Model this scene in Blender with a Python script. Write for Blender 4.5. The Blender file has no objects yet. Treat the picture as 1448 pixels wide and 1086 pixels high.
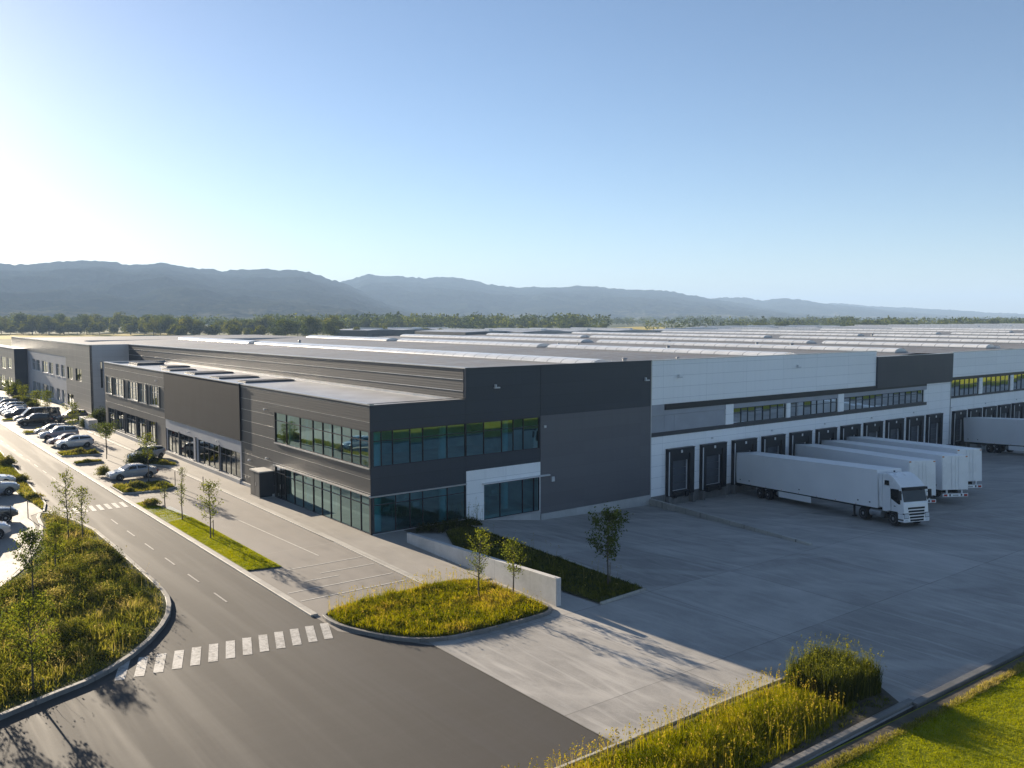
import bpy, math, random
import numpy as np
from mathutils import Vector, Matrix
R = math.radians
random.seed(7); RNG = np.random.default_rng(11)
S = bpy.context.scene
COL = S.collection

# ------------------------------------------------------------------ camera, sky, sun, exposure
cam_d = bpy.data.cameras.new('camera'); cam = bpy.data.objects.new('camera', cam_d); COL.objects.link(cam)
S.camera = cam
cam_d.sensor_width = 36; cam_d.lens = 36 * 1250 / 1448
cam_d.clip_start = .5; cam_d.clip_end = 60000
cam.location = (-30.82, -56.91, 16.0)
cam.rotation_euler = (R(90 - 4.3), 0, R(52.37 - 90))
SUN_EL, SUN_AZ = R(13.9), R(-3.0)           # azimuth from +Y, towards -X
sv = Vector((math.sin(SUN_AZ) * math.cos(SUN_EL), math.cos(SUN_AZ) * math.cos(SUN_EL), math.sin(SUN_EL)))
W = bpy.data.worlds.new('World'); S.world = W; W.use_nodes = True
wn = W.node_tree.nodes; wl = W.node_tree.links
sky = wn.new('ShaderNodeTexSky'); sky.sky_type = 'NISHITA'; sky.sun_disc = False
sky.sun_elevation = SUN_EL; sky.sun_rotation = SUN_AZ
sky.air_density = .8; sky.dust_density = .2; sky.ozone_density = 3.4; sky.altitude = 100
air = wn.new('ShaderNodeMix'); air.data_type = 'RGBA'; air.blend_type = 'MULTIPLY'; air.inputs[0].default_value = 1; air.inputs[7].default_value = (1, .875, .80, 1)
wl.new(sky.outputs[0], air.inputs[6]); wl.new(air.outputs[2], wn['Background'].inputs[0]); wn['Background'].inputs[1].default_value = .057
sd = bpy.data.lights.new('sun', 'SUN'); sd.energy = 5.0; sd.angle = R(.5); sd.color = (1, .85, .655)
sun = bpy.data.objects.new('sun', sd); COL.objects.link(sun)
sun.rotation_euler = sv.to_track_quat('Z', 'Y').to_euler(); sun.location = (0, 0, 60)
S.view_settings.view_transform = 'Standard'; S.view_settings.look = 'None'
S.view_settings.exposure = 1.74; S.view_settings.gamma = 1
S.render.engine = 'CYCLES'
S.cycles.use_denoising = True
S.cycles.max_bounces = 8; S.cycles.diffuse_bounces = 3; S.cycles.glossy_bounces = 3
S.cycles.transmission_bounces = 4; S.cycles.transparent_max_bounces = 12; S.cycles.volume_bounces = 0
S.cycles.caustics_reflective = False; S.cycles.caustics_refractive = False
S.cycles.sample_clamp_indirect = 6

# ------------------------------------------------------------------ helpers
class MB:
    def __init__(s): s.v = []; s.f = []; s.m = []
    def add(s, vs, fs, mi=0):
        o = len(s.v); s.v += [tuple(v) for v in vs]; s.f += [tuple(i + o for i in f) for f in fs]; s.m += [mi] * len(fs)
        return s
    def box(s, x0, y0, z0, x1, y1, z1, mi=0):
        if x1 < x0: x0, x1 = x1, x0
        if y1 < y0: y0, y1 = y1, y0
        if z1 < z0: z0, z1 = z1, z0
        return s.add([(x0,y0,z0),(x1,y0,z0),(x1,y1,z0),(x0,y1,z0),(x0,y0,z1),(x1,y0,z1),(x1,y1,z1),(x0,y1,z1)],
                     [(0,3,2,1),(4,5,6,7),(0,1,5,4),(1,2,6,5),(2,3,7,6),(3,0,4,7)], mi)
    def prism(s, poly, z0, z1, mi=0):
        n = len(poly); a = sum(poly[i][0]*poly[(i+1)%n][1]-poly[(i+1)%n][0]*poly[i][1] for i in range(n))
        if a < 0: poly = poly[::-1]
        vs = [(x,y,z0) for x,y in poly] + [(x,y,z1) for x,y in poly]
        return s.add(vs, [tuple(range(n))[::-1], tuple(range(n,2*n))] + [(i,(i+1)%n,n+(i+1)%n,n+i) for i in range(n)], mi)
    def xprism(s, prof, y0, y1, mi=0):      # profile in (x,z), extruded along y
        n = len(prof)
        vs = [(x,y0,z) for x,z in prof] + [(x,y1,z) for x,z in prof]
        return s.add(vs, [tuple(range(n)), tuple(range(n,2*n))[::-1]] + [(i,n+i,n+(i+1)%n,(i+1)%n) for i in range(n)], mi)
    def cyl(s, a, b, ra, rb=None, n=8, caps=True, mi=0):
        rb = ra if rb is None else rb
        a = Vector(a); b = Vector(b); d = (b - a).normalized()
        u = d.orthogonal().normalized(); w = d.cross(u)
        vs = []
        for p, r in ((a, ra), (b, rb)):
            for i in range(n):
                t = 2*math.pi*i/n; vs.append(p + u*math.cos(t)*r + w*math.sin(t)*r)
        fs = [(i,(i+1)%n,n+(i+1)%n,n+i) for i in range(n)]
        if caps: fs += [tuple(range(n))[::-1], tuple(range(n,2*n))]
        return s.add(vs, fs, mi)
    def loft(s, rings, caps=True, mi=0):
        n = len(rings[0]); vs = [p for r in rings for p in r]; fs = []
        for k in range(len(rings)-1):
            for i in range(n): fs.append((k*n+i, k*n+(i+1)%n, (k+1)*n+(i+1)%n, (k+1)*n+i))
        if caps: fs += [tuple(range(n))[::-1], tuple(range((len(rings)-1)*n, len(rings)*n))]
        return s.add(vs, fs, mi)
    def quad(s, a, b, c, d, mi=0): return s.add([a,b,c,d], [(0,1,2,3)], mi)
    def xf(s, M): s.v = [tuple(M @ Vector(v)) for v in s.v]; return s
    def build(s, name, mats, parent=None, smooth=False, bevel=0):
        me = bpy.data.meshes.new(name)
        off = Vector((0,0,0))
        me.from_pydata(s.v, [], s.f)
        if not isinstance(mats, (list, tuple)): mats = [mats]
        for m in mats: me.materials.append(m)
        me.polygons.foreach_set('material_index', s.m)
        if smooth: me.polygons.foreach_set('use_smooth', [True]*len(s.f))
        me.update()
        if smooth: me.set_sharp_from_angle(angle=R(38))
        o = bpy.data.objects.new(name, me); COL.objects.link(o)
        if parent is not None: o.parent = parent
        if bevel:
            b = o.modifiers.new('bevel', 'BEVEL'); b.width = bevel; b.segments = 2; b.limit_method = 'ANGLE'; b.angle_limit = R(35)
        return o

def tag(o, label=None, cat=None, group=None, kind=None):
    if label: o['label'] = label
    if cat: o['category'] = cat
    if group: o['group'] = group
    if kind: o['kind'] = kind
    return o
def empty(name, loc=(0,0,0), rz=0, label=None, cat=None, group=None, parent=None, rx=0):
    o = bpy.data.objects.new(name, None); COL.objects.link(o); o.location = loc; o.rotation_euler = (rx,0,rz)
    o.empty_display_size = .3
    if parent: o.parent = parent
    return tag(o, label, cat, group)
def copy_tree(o, parent=None):
    c = o.copy(); COL.objects.link(c)
    if parent is not None: c.parent = parent
    for ch in list(o.children): copy_tree(ch, c)
    return c
def structure(o): o['kind'] = 'structure'; return o

# ------------------------------------------------------------------ materials
class NT:
    def __init__(s, name):
        s.m = bpy.data.materials.new(name); s.m.use_nodes = True
        s.t = s.m.node_tree; s.n = s.t.nodes; s.p = s.n['Principled BSDF']; s.out = s.n['Material Output']
    def node(s, typ, **kw):
        n = s.n.new(typ)
        for k, v in kw.items(): setattr(n, k, v)
        return n
    def link(s, a, b): s.t.links.new(a, b)
    def val(s, sock, v):
        if isinstance(v, bpy.types.NodeSocket): s.link(v, sock)
        else: sock.default_value = v
    def math(s, op, a, b=None, c=None):
        n = s.node('ShaderNodeMath', operation=op)
        for i, v in enumerate((a, b, c)):
            if v is not None: s.val(n.inputs[i], v)
        return n.outputs[0]
    def mix(s, f, a, b):
        n = s.node('ShaderNodeMix', data_type='RGBA'); s.val(n.inputs[0], f)
        for i, v in ((6, a), (7, b)):
            s.val(n.inputs[i], v if isinstance(v, bpy.types.NodeSocket) else (*v, 1)[:4])
        return n.outputs[2]
    def noise(s, vec, scale, detail=4, rough=.55, dist=0):
        n = s.node('ShaderNodeTexNoise'); n.inputs['Scale'].default_value = scale
        n.inputs['Detail'].default_value = detail; n.inputs['Roughness'].default_value = rough
        n.inputs['Distortion'].default_value = dist
        if vec is not None: s.link(vec, n.inputs['Vector'])
        return n.outputs[0]
    def pos(s): 
        return s.node('ShaderNodeNewGeometry').outputs['Position']
    def obj(s): return s.node('ShaderNodeTexCoord').outputs['Object']
    def scale(s, vec, sc, rot=0):
        n = s.node('ShaderNodeMapping'); n.inputs['Scale'].default_value = sc; n.inputs['Rotation'].default_value = (0,0,rot); s.link(vec, n.inputs[0]); return n.outputs[0]
    def sep(s, vec):
        n = s.node('ShaderNodeSeparateXYZ'); s.link(vec, n.inputs[0]); return n.outputs
    def ramp(s, f, stops):
        n = s.node('ShaderNodeValToRGB'); s.val(n.inputs[0], f); e = n.color_ramp.elements
        while len(e) < len(stops): e.new(.5)
        for el, (p, c) in zip(e, stops): el.position = p; el.color = (*c, 1) if len(c) == 3 else c
        return n.outputs[0]
    def lin(s, f, a, b, c=0., d=1.):
        n = s.node('ShaderNodeMapRange'); s.val(n.inputs[0], f)
        for i, v in enumerate((a, b, c, d)): n.inputs[i+1].default_value = v
        return n.outputs[0]
    def bump(s, h, strength=.2, dist=.02):
        n = s.node('ShaderNodeBump'); n.inputs['Strength'].default_value = strength; n.inputs['Distance'].default_value = dist
        s.link(h, n.inputs['Height']); s.link(n.outputs[0], s.p.inputs['Normal']); return n
    def set(s, **kw):
        names = dict(color='Base Color', rough='Roughness', metal='Metallic', spec='Specular IOR Level', coat='Coat Weight', trans='Transmission Weight', alpha='Alpha')
        for k, v in kw.items():
            if k == 'color' and not isinstance(v, bpy.types.NodeSocket): v = (*v, 1)[:4]
            s.val(s.p.inputs[names[k]], v)
        return s.m

def simple(name, col, rough=.5, metal=0, var=.12, scale=3, obj=True, coat=0, bump=0):
    t = NT(name); v = t.obj() if obj else t.pos()
    n = t.noise(v, scale)
    c = t.mix(t.lin(n, .3, .7), [x*(1-var) for x in col], [min(1, x*(1+var)) for x in col])
    if bump: t.bump(t.noise(v, scale*12), bump, .01)
    return t.set(color=c, rough=t.lin(n, .2, .8, max(0, rough-.06), min(1, rough+.06)), metal=metal, coat=coat)

def stripes(t, coord, period, width, off=0):
    f = t.math('FRACT', t.math('DIVIDE', t.math('ADD', coord, off), period))
    return t.math('LESS_THAN', f, width/period)

def panel(name, col, rough, metal, zper, hper, line, axis, rib=0, zoff=0., lw=.02, sheet=.06):
    t = NT(name); p = t.pos(); x = t.sep(p); a = x[axis]; z = x[2]
    # every panel has its own slight tint
    ia = t.math('FLOOR', t.math('DIVIDE', a, hper)); iz = t.math('FLOOR', t.math('DIVIDE', t.math('ADD', z, zoff), zper))
    cmb = t.node('ShaderNodeCombineXYZ'); t.link(ia, cmb.inputs[0]); t.link(iz, cmb.inputs[1])
    wn_ = t.node('ShaderNodeTexWhiteNoise', noise_dimensions='2D'); t.link(cmb.outputs[0], wn_.inputs['Vector'])
    n = t.noise(t.scale(p, (.5,.5,.12)), 1.2, 5)
    f = t.math('ADD', t.math('MULTIPLY', wn_.outputs['Value'], .6), t.math('MULTIPLY', n, .6))
    c = t.mix(t.lin(f, .2, 1.0), [v*(1-sheet) for v in col], [v*(1+sheet) for v in col])
    m = t.math('MAXIMUM', stripes(t, z, zper, lw, zoff), stripes(t, a, hper, lw*.8))
    rs = t.noise(t.scale(p, (2.2,2.2,.10)), 1.0, 4, .6); c = t.mix(t.math('MULTIPLY', t.lin(rs, .5, .75), .22), c, [v*.72 for v in col])
    c = t.mix(m, c, line)
    if rib:
        s = t.math('SINE', t.math('MULTIPLY', z, 2*math.pi/rib))
        t.bump(s, .13, .012)
    return t.set(color=c, rough=t.lin(n, .2, .8, rough-.05, rough+.05), metal=metal)

M = {}
M['dark_left'] = panel('ribbed dark cladding', (.038,.041,.046), .5, .1, 1.05, 6.2, (.05,.05,.05), 1, rib=.21, sheet=.08)
M['dark_flat'] = panel('flat dark cladding', (.031,.033,.037), .7, .0, 1.05, 6.2, (.028,.028,.028), 1)
M['dark_flat'].node_tree.nodes['Principled BSDF'].inputs['Specular IOR Level'].default_value = .12
M['dark_front'] = panel('navy grey cladding', (.045,.052,.066), .45, .2, 1.05, 7.0, (.03,.034,.042), 0, rib=.0)
M['grey_front'] = panel('graphite cladding', (.125,.122,.130), .5, .1, 1.05, 7.0, (.085,.085,.09), 0, lw=.012)
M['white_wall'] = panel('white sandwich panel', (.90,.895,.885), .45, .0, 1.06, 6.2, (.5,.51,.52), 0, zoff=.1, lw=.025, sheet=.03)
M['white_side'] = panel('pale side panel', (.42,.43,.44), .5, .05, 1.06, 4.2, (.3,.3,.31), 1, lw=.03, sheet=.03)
M['grey_side'] = panel('mid grey side panel', (.13,.13,.13), .45, .2, 1.05, 5.2, (.22,.22,.22), 1, lw=.05)
M['band_grey'] = simple('grey band panel', (.33,.34,.37), .5, 0, .08, .6, obj=False)
M['trim'] = simple('aluminium trim', (.5,.5,.5), .35, .7, .08, 1, obj=False)
M['dark_trim'] = simple('dark grey trim', (.05,.052,.058), .45, .2, .1, 1, obj=False)
M['frame'] = simple('dark window frame', (.022,.025,.03), .4, .3, .1, 2, obj=False)
M['black'] = simple('black rubber', (.018,.018,.02), .75, 0, .2, 4)
M['dock'] = simple('dock seal fabric', (.016,.018,.022), .7, 0, .3, 2, obj=False)
M['dock_door'] = simple('dock door panel', (.09,.10,.115), .5, .1, .1, 2, obj=False)
M['lamp'] = simple('pale lamp housing', (.6,.6,.6), .4, 0, .05, 3)
M['interior'] = simple('office interior', (.42,.43,.43), .8, 0, .25, .5, obj=False)
M['interior_wall'] = simple('office back wall', (.5,.51,.51), .8, 0, .3, .6, obj=False)
M['column'] = simple('white office column', (.7,.72,.72), .6, 0, .05, 1, obj=False)
M['curtain'] = simple('roller blind', (.45,.45,.44), .8, 0, .15, 2, obj=False)

def glass(name, tint, refl_rough=.015, floor=.10, f0=1.5, refl=(.9,.95,.95)):
    t = NT(name); t.n.remove(t.p)
    tr = t.node('ShaderNodeBsdfTransparent'); tr.inputs[0].default_value = (*tint, 1)
    gl = t.node('ShaderNodeBsdfGlossy'); gl.inputs['Roughness'].default_value = refl_rough; gl.inputs[0].default_value = (*refl, 1)
    wob = t.node('ShaderNodeBump'); wob.inputs['Strength'].default_value = .05; wob.inputs['Distance'].default_value = .05
    t.link(t.noise(t.pos(), .35, 2), wob.inputs['Height']); t.link(wob.outputs[0], gl.inputs['Normal'])
    fr = t.node('ShaderNodeFresnel'); fr.inputs[0].default_value = f0
    f = t.math('MINIMUM', t.math('ADD', t.math('MULTIPLY', fr.outputs[0], 1.3), floor), 1.0)
    mx = t.node('ShaderNodeMixShader'); t.link(f, mx.inputs[0]); t.link(tr.outputs[0], mx.inputs[1]); t.link(gl.outputs[0], mx.inputs[2])
    t.link(mx.outputs[0], t.out.inputs[0]); return t.m
M['glass'] = glass('teal office glass', (.20,.66,.74), .008, .24, refl=(.66,.94,.97))
M['glass_dark'] = glass('dark grey glass', (.10,.13,.14), .02, .14)
M['glass_strip'] = glass('mirror strip glass', (.08,.09,.09), .03, .68)
M['car_glass'] = simple('car glass', (.010,.013,.014), .03, 0, .1, 2)

def concrete(name, col, joint, scale=1.0, jx=5.2, jy=6.1, stain=.35, gap=.03, ox=0, oy=0, streak=0.):
    t = NT(name); p = t.pos(); x = t.sep(p)
    big = t.noise(t.scale(p, (1,1,1)), .09*scale, 6, .6, .6)
    mid = t.noise(t.scale(p, (1.6,.6,1), .5), .5*scale, 6, .65, 1.2)
    fine = t.noise(p, 9, 5, .7)
    f = t.math('ADD', t.math('MULTIPLY', big, .5), t.math('ADD', t.math('MULTIPLY', mid, .36), t.math('MULTIPLY', fine, .14)))
    ia = t.math('FLOOR', t.math('DIVIDE', t.math('ADD', x[0], ox), jx)); ib = t.math('FLOOR', t.math('DIVIDE', t.math('ADD', x[1], oy), jy))
    cmb = t.node('ShaderNodeCombineXYZ'); t.link(ia, cmb.inputs[0]); t.link(ib, cmb.inputs[1])
    w = t.node('ShaderNodeTexWhiteNoise', noise_dimensions='2D'); t.link(cmb.outputs[0], w.inputs['Vector'])
    f = t.math('ADD', f, t.math('MULTIPLY', t.math('SUBTRACT', w.outputs['Value'], .5), .09))
    c = t.mix(t.lin(f, .34, .66), [v*(1-stain) for v in col], [v*(1+stain*.55) for v in col])
    if streak:
        s = t.noise(t.scale(p, (.9,.07,1), -.35), 1.0, 5, .6, 2.0)
        c = t.mix(t.math('MULTIPLY', t.lin(s, .52, .72), streak), c, [v*1.45 for v in col])
    if streak > .3:
        ty = t.noise(t.scale(p, (1.3,.05,1), .28), 1.0, 4, .6, .5); ar = t.node('ShaderNodeTexWave', wave_type='RINGS'); ar.inputs['Scale'].default_value = .11; ar.inputs['Distortion'].default_value = 5; ar.inputs['Detail'].default_value = 4; ar.inputs['Detail Scale'].default_value = .4
        t.link(t.scale(p, (1,.7,1), .5), ar.inputs['Vector'])
        near = t.lin(x[1], -30, -6); c = t.mix(t.math('MULTIPLY', t.math('MULTIPLY', t.lin(ty, .5, .68), near), .45), c, [v*.5 for v in col])
        c = t.mix(t.math('MULTIPLY', t.lin(ar.outputs['Fac'], .72, .95), t.math('MULTIPLY', t.lin(t.noise(p, .12, 3), .45, .62), .30)), c, [v*1.5 for v in col])
        sp = t.noise(p, .55, 2, .5); c = t.mix(t.math('MULTIPLY', t.lin(sp, .70, .78), .5), c, [v*.45 for v in col])
    m = t.math('MAXIMUM', stripes(t, x[0], jx, gap, ox), stripes(t, x[1], jy, gap, oy))
    m = t.math('MULTIPLY', m, t.lin(t.noise(p, .8), .3, .6, .35, 1))
    c = t.mix(m, c, joint)
    t.bump(fine, .12, .01)
    return t.set(color=c, rough=t.lin(mid, .3, .7, .6, .82), spec=.35)
M['yard'] = concrete('yard concrete', (.37,.352,.325), (.18,.172,.16), 1, 7.3, 9.2, .46, .05, ox=8.1, oy=21.3+.4, streak=.5)
M['forecourt'] = concrete('forecourt concrete', (.225,.205,.183), (.30,.28,.25), 1, 50, 60, .22, .06, streak=.12)
M['pavement'] = concrete('pavement concrete', (.31,.287,.255), (.26,.24,.21), 1, 6.5, 5.0, .22, .03, streak=.2)
M['lot'] = concrete('pale lot concrete', (.25,.232,.21), (.25,.235,.21), 1, 12, 12, .25, .03, streak=.2)
M['kerb'] = concrete('kerb concrete', (.42,.40,.36), (.2,.19,.17), 2, 1.5, 1.5, .3, .04)
M['kerb_dark'] = concrete('weathered kerb', (.20,.193,.182), (.12,.12,.11), 2, 1.2, 1.2, .4, .04)
M['wall_conc'] = concrete('cast concrete wall', (.50,.495,.485), (.3,.3,.3), 3, 4.0, 3.6, .3, .03)
M['plinth'] = concrete('plinth concrete', (.45,.445,.43), (.3,.3,.29), 2, 5, 5, .22, .02)

def asphalt():
    t = NT('asphalt'); p = t.pos()
    big = t.noise(p, .07, 5, .6, .8); grain = t.noise(p, 22, 4, .8); lane = t.noise(t.scale(p, (1.0,.035,1)), .9, 4, .6, .3)
    brush = t.noise(t.scale(p, (.16,.9,1), -.25), 1.1, 6, .65, 1.0)
    f = t.math('ADD', t.math('MULTIPLY', big, .35), t.math('ADD', t.math('MULTIPLY', brush, .2), t.math('MULTIPLY', grain, .45)))
    c = t.mix(t.lin(f, .33, .67), (.046,.0425,.039), (.071,.066,.061))
    c = t.mix(t.math('MULTIPLY', t.lin(lane, .5, .7), .16), c, (.088,.082,.076))
    t.bump(grain, .25, .008)
    return t.set(color=c, rough=t.lin(lane, .45, .68, .82, .68), spec=.25)
M['asphalt'] = asphalt()
def marking():
    t = NT('worn road paint'); p = t.pos()
    n = t.noise(p, 5, 6, .75); n2 = t.noise(p, .9, 3)
    f = t.lin(t.math('ADD', n, t.math('MULTIPLY', n2, .5)), .56, .82)
    return t.set(color=t.mix(f, (.15,.143,.132), (.45,.435,.41)), rough=.65)
M['paint'] = marking()
M['paint_lane'] = simple('faded lane paint', (.25,.24,.225), .7, 0, .35, 3, obj=False)
def faint():
    t = NT('faded bay paint'); n = t.noise(t.pos(), 3, 6, .7)
    return t.set(color=t.mix(t.lin(n, .3, .5), (.36,.34,.30), (.55,.53,.48)), rough=.7)
M['paint_faint'] = faint()
M['soil'] = simple('planting soil', (.075,.062,.042), .95, 0, .5, 1.5, obj=False, bump=.4)
def turf(name, a, b, c, scale=.8):
    t = NT(name); p = t.pos(); n = t.noise(p, scale, 6, .7); n2 = t.noise(p, 14, 3, .7)
    f = t.math('ADD', t.math('MULTIPLY', n, .65), t.math('MULTIPLY', n2, .35))
    t.bump(n2, .6, .04)
    return t.set(color=t.ramp(t.lin(f, .3, .7), [(0, a), (.5, b), (1, c)]), rough=.95, spec=.1)
M['turf'] = turf('lawn turf', (.15,.165,.008), (.22,.235,.012), (.32,.30,.035))
M['bed_floor'] = turf('planting bed floor', (.03,.035,.010), (.055,.065,.015), (.10,.085,.04))
M['gravel'] = simple('pale gravel paving', (.30,.33,.33), .9, 0, .3, 6, obj=False, bump=.3)

def foliage(name, stops, trans=.45):
    t = NT(name); t.n.remove(t.p)
    at = t.node('ShaderNodeAttribute', attribute_name='tint')
    col = t.ramp(at.outputs['Fac'], stops)
    d = t.node('ShaderNodeBsdfDiffuse'); tr = t.node('ShaderNodeBsdfTranslucent'); t.link(col, d.inputs[0]); 
    hs = t.node('ShaderNodeHueSaturation'); hs.inputs['Saturation'].default_value = 1.1; hs.inputs['Value'].default_value = 1.25; t.link(col, hs.inputs['Color']); t.link(hs.outputs[0], tr.inputs[0])
    mx = t.node('ShaderNodeMixShader'); mx.inputs[0].default_value = trans
    t.link(d.outputs[0], mx.inputs[1]); t.link(tr.outputs[0], mx.inputs[2]); t.link(mx.outputs[0], t.out.inputs[0]); return t.m
M['grass'] = foliage('bed grasses', [(0,(.035,.046,.010)),(.35,(.12,.13,.02)),(.7,(.25,.23,.04)),(1,(.40,.31,.12))])
M['grass_bright'] = foliage('golden green grasses', [(0,(.05,.062,.008)),(.35,(.145,.155,.012)),(.7,(.27,.245,.02)),(1,(.40,.28,.07))])
M['shrub'] = foliage('shrub leaves', [(0,(.025,.035,.010)),(.4,(.09,.105,.02)),(.75,(.19,.185,.04)),(1,(.34,.27,.10))])
M['lawn'] = foliage('lawn blades', [(0,(.12,.14,.006)),(.5,(.26,.28,.010)),(1,(.42,.38,.03))])
M['leaf'] = foliage('young tree leaves', [(0,(.06,.08,.014)),(.5,(.13,.15,.024)),(1,(.25,.235,.04))])
M['leaf_dark'] = foliage('dark young tree leaves', [(0,(.04,.058,.015)),(.5,(.085,.11,.024)),(1,(.15,.165,.035))], .4)
M['far_leaf'] = foliage('distant tree leaves', [(0,(.022,.034,.008)),(.5,(.065,.085,.014)),(1,(.17,.175,.03))], .4)
M['far_leaf_yellow'] = foliage('distant olive tree leaves', [(0,(.045,.055,.008)),(.5,(.13,.14,.018)),(1,(.25,.225,.035))], .4)
M['bark'] = simple('bark', (.085,.068,.05), .9, 0, .35, 8, bump=.3)
M['stake'] = simple('timber stake', (.16,.12,.08), .8, 0, .25, 6)

def roofmat():
    t = NT('standing seam roof'); p = t.pos(); x = t.sep(p)
    seam = stripes(t, x[1], 1.1, .12)
    n = t.noise(t.scale(p, (.25,1,1)), .12, 5, .6); n2 = t.noise(p, .9, 4)
    c = t.mix(t.lin(n, .3, .7), (.15,.14,.132), (.25,.235,.22))
    c = t.mix(t.math('MULTIPLY', t.lin(n2, .5, .75), .35), c, (.10,.098,.095))
    c = t.mix(seam, c, (.11,.105,.10))
    return t.set(color=c, rough=t.lin(n2, .3, .7, .42, .6), metal=.35)
M['roof'] = roofmat()
M['roof_low'] = simple('low roof membrane', (.34,.35,.37), .42, .1, .2, .5, obj=False)
def sky_l():
    t = NT('skylight polycarbonate'); p = t.pos(); x = t.sep(p)
    rib = stripes(t, x[1], 2.1, .14); n = t.noise(p, .3, 4)
    c = t.mix(t.lin(n, .3, .7), (.55,.57,.58), (.74,.75,.75)); c = t.mix(rib, c, (.33,.34,.35))
    return t.set(color=c, rough=.25, spec=.6)
M['skylight'] = sky_l()
M['white_paint'] = simple('white vehicle paint', (.80,.805,.81), .28, 0, .04, .5, coat=.4)
M['trailer_white'] = simple('white trailer skin', (.84,.84,.845), .38, 0, .04, .35)
M['tyre'] = simple('tyre rubber', (.02,.02,.021), .85, 0, .2, 6)
M['rim'] = simple('wheel rim', (.42,.42,.43), .35, .7, .1, 6)
M['chassis'] = simple('dark chassis', (.03,.031,.034), .6, .3, .2, 3)
M['tail'] = simple('red lamp lens', (.35,.02,.015), .25, 0, .1, 5)
M['amber'] = simple('amber lamp lens', (.55,.18,.02), .25, 0, .1, 5)
M['head'] = simple('headlamp lens', (.62,.64,.66), .12, 0, .05, 5)
M['metal_grey'] = simple('galvanised metal', (.34,.35,.36), .45, .5, .12, 3)
M['box_panel'] = simple('cabinet panel', (.085,.086,.088), .45, .3, .1, 2)

# ------------------------------------------------------------------ vector foliage builders
def arrays_to_mesh(name, V, F, tint, mat, parent=None, extra=None):
    """V (n,3), F (m,3) triangles, tint (n,)"""
    me = bpy.data.meshes.new(name); n, m = len(V), len(F)
    me.vertices.add(n); me.vertices.foreach_set('co', np.ascontiguousarray(V, np.float32).ravel())
    me.loops.add(m*3); me.loops.foreach_set('vertex_index', np.ascontiguousarray(F, np.int32).ravel())
    me.polygons.add(m); me.polygons.foreach_set('loop_start', np.arange(0, m*3, 3, dtype=np.int32)); me.polygons.foreach_set('loop_total', np.full(m, 3, np.int32))
    at = me.attributes.new('tint', 'FLOAT', 'POINT'); at.data.foreach_set('value', np.ascontiguousarray(tint, np.float32))
    me.materials.append(mat)
    me.update(calc_edges=True); me.validate()
    o = bpy.data.objects.new(name, me); COL.objects.link(o)
    if parent is not None: o.parent = parent
    return o
def in_poly(P, poly):
    x, y = P[:,0], P[:,1]; ins = np.zeros(len(P), bool); n = len(poly)
    for i in range(n):
        x1, y1 = poly[i]; x2, y2 = poly[(i+1)%n]
        c = ((y1 > y) != (y2 > y)); xi = (x2-x1)*(y-y1)/((y2-y1) if y2 != y1 else 1e-9)+x1
        ins ^= c & (x < xi)
    return ins
def sample_poly(poly, n):
    a = np.array(poly); lo, hi = a.min(0), a.max(0); out = np.zeros((0,2))
    while len(out) < n:
        p = lo + RNG.random((n*2,2))*(hi-lo); out = np.vstack([out, p[in_poly(p, poly)]])
    return out[:n]
def vnoise(P, scale, seed=0):
    r = np.random.default_rng(seed).random((256,256)); q = P*scale+1000
    i = np.floor(q).astype(int); f = q-i; f = f*f*(3-2*f); i0 = i % 256; i1 = (i+1) % 256
    a = r[i0[:,0],i0[:,1]]*(1-f[:,0])+r[i1[:,0],i0[:,1]]*f[:,0]; b = r[i0[:,0],i1[:,1]]*(1-f[:,0])+r[i1[:,0],i1[:,1]]*f[:,0]
    return a*(1-f[:,1])+b*f[:,1]
def edge_dist(P, poly):
    d = np.full(len(P), 1e9); n = len(poly)
    for i in range(n):
        a = np.array(poly[i]); b = np.array(poly[(i+1)%n]); ab = b-a
        t = np.clip(((P-a)@ab)/(ab@ab+1e-9), 0, 1); d = np.minimum(d, np.linalg.norm(P-(a+t[:,None]*ab), axis=1))
    return d
def blades(base, h, lean, width, tint, curl=.5):
    """one bent blade per row of base (n,3)"""
    n = len(base); ang = RNG.random(n)*2*np.pi
    side = np.stack([np.cos(ang), np.sin(ang), np.zeros(n)], 1)*width[:,None]*.5
    mid = base + lean*curl*.55 + np.stack([0*h,0*h,h*.58],1); tip = base + lean + np.stack([0*h,0*h,h*(1-.12*curl)],1)
    V = np.concatenate([base-side, base+side, mid-side*.8, mid+side*.8, tip], 1).reshape(-1,3)
    o = np.arange(n)[:,None]*5
    F = np.concatenate([o+np.array([0,1,3]), o+np.array([0,3,2]), o+np.array([2,3,4])],1).reshape(-1,3)
    return V, F, np.repeat(tint, 5)
def leaves(cen, size, tint, up=.3, aspect=.62):
    n = len(cen); nrm = RNG.normal(size=(n,3)); nrm[:,2] = np.abs(nrm[:,2])+up; nrm /= np.linalg.norm(nrm,axis=1)[:,None]
    r = RNG.normal(size=(n,3)); u = np.cross(nrm, r); u /= np.linalg.norm(u,axis=1)[:,None]+1e-9; w = np.cross(nrm, u)
    u = u*size[:,None]*.5; w = w*size[:,None]*.5*aspect
    V = np.concatenate([cen-u, cen-w*.9+u*.1, cen+u, cen+w*.9+u*.1],1).reshape(-1,3)
    o = np.arange(n)[:,None]*4
    F = np.concatenate([o+np.array([0,1,2]), o+np.array([0,2,3])],1).reshape(-1,3)
    return V, F, np.repeat(tint,4)
def join(parts):
    Vs, Fs, Ts = [], [], []; o = 0
    for V, F, T in parts: Vs.append(V); Fs.append(F+o); Ts.append(T); o += len(V)
    return np.vstack(Vs), np.vstack(Fs), np.concatenate(Ts)
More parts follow.
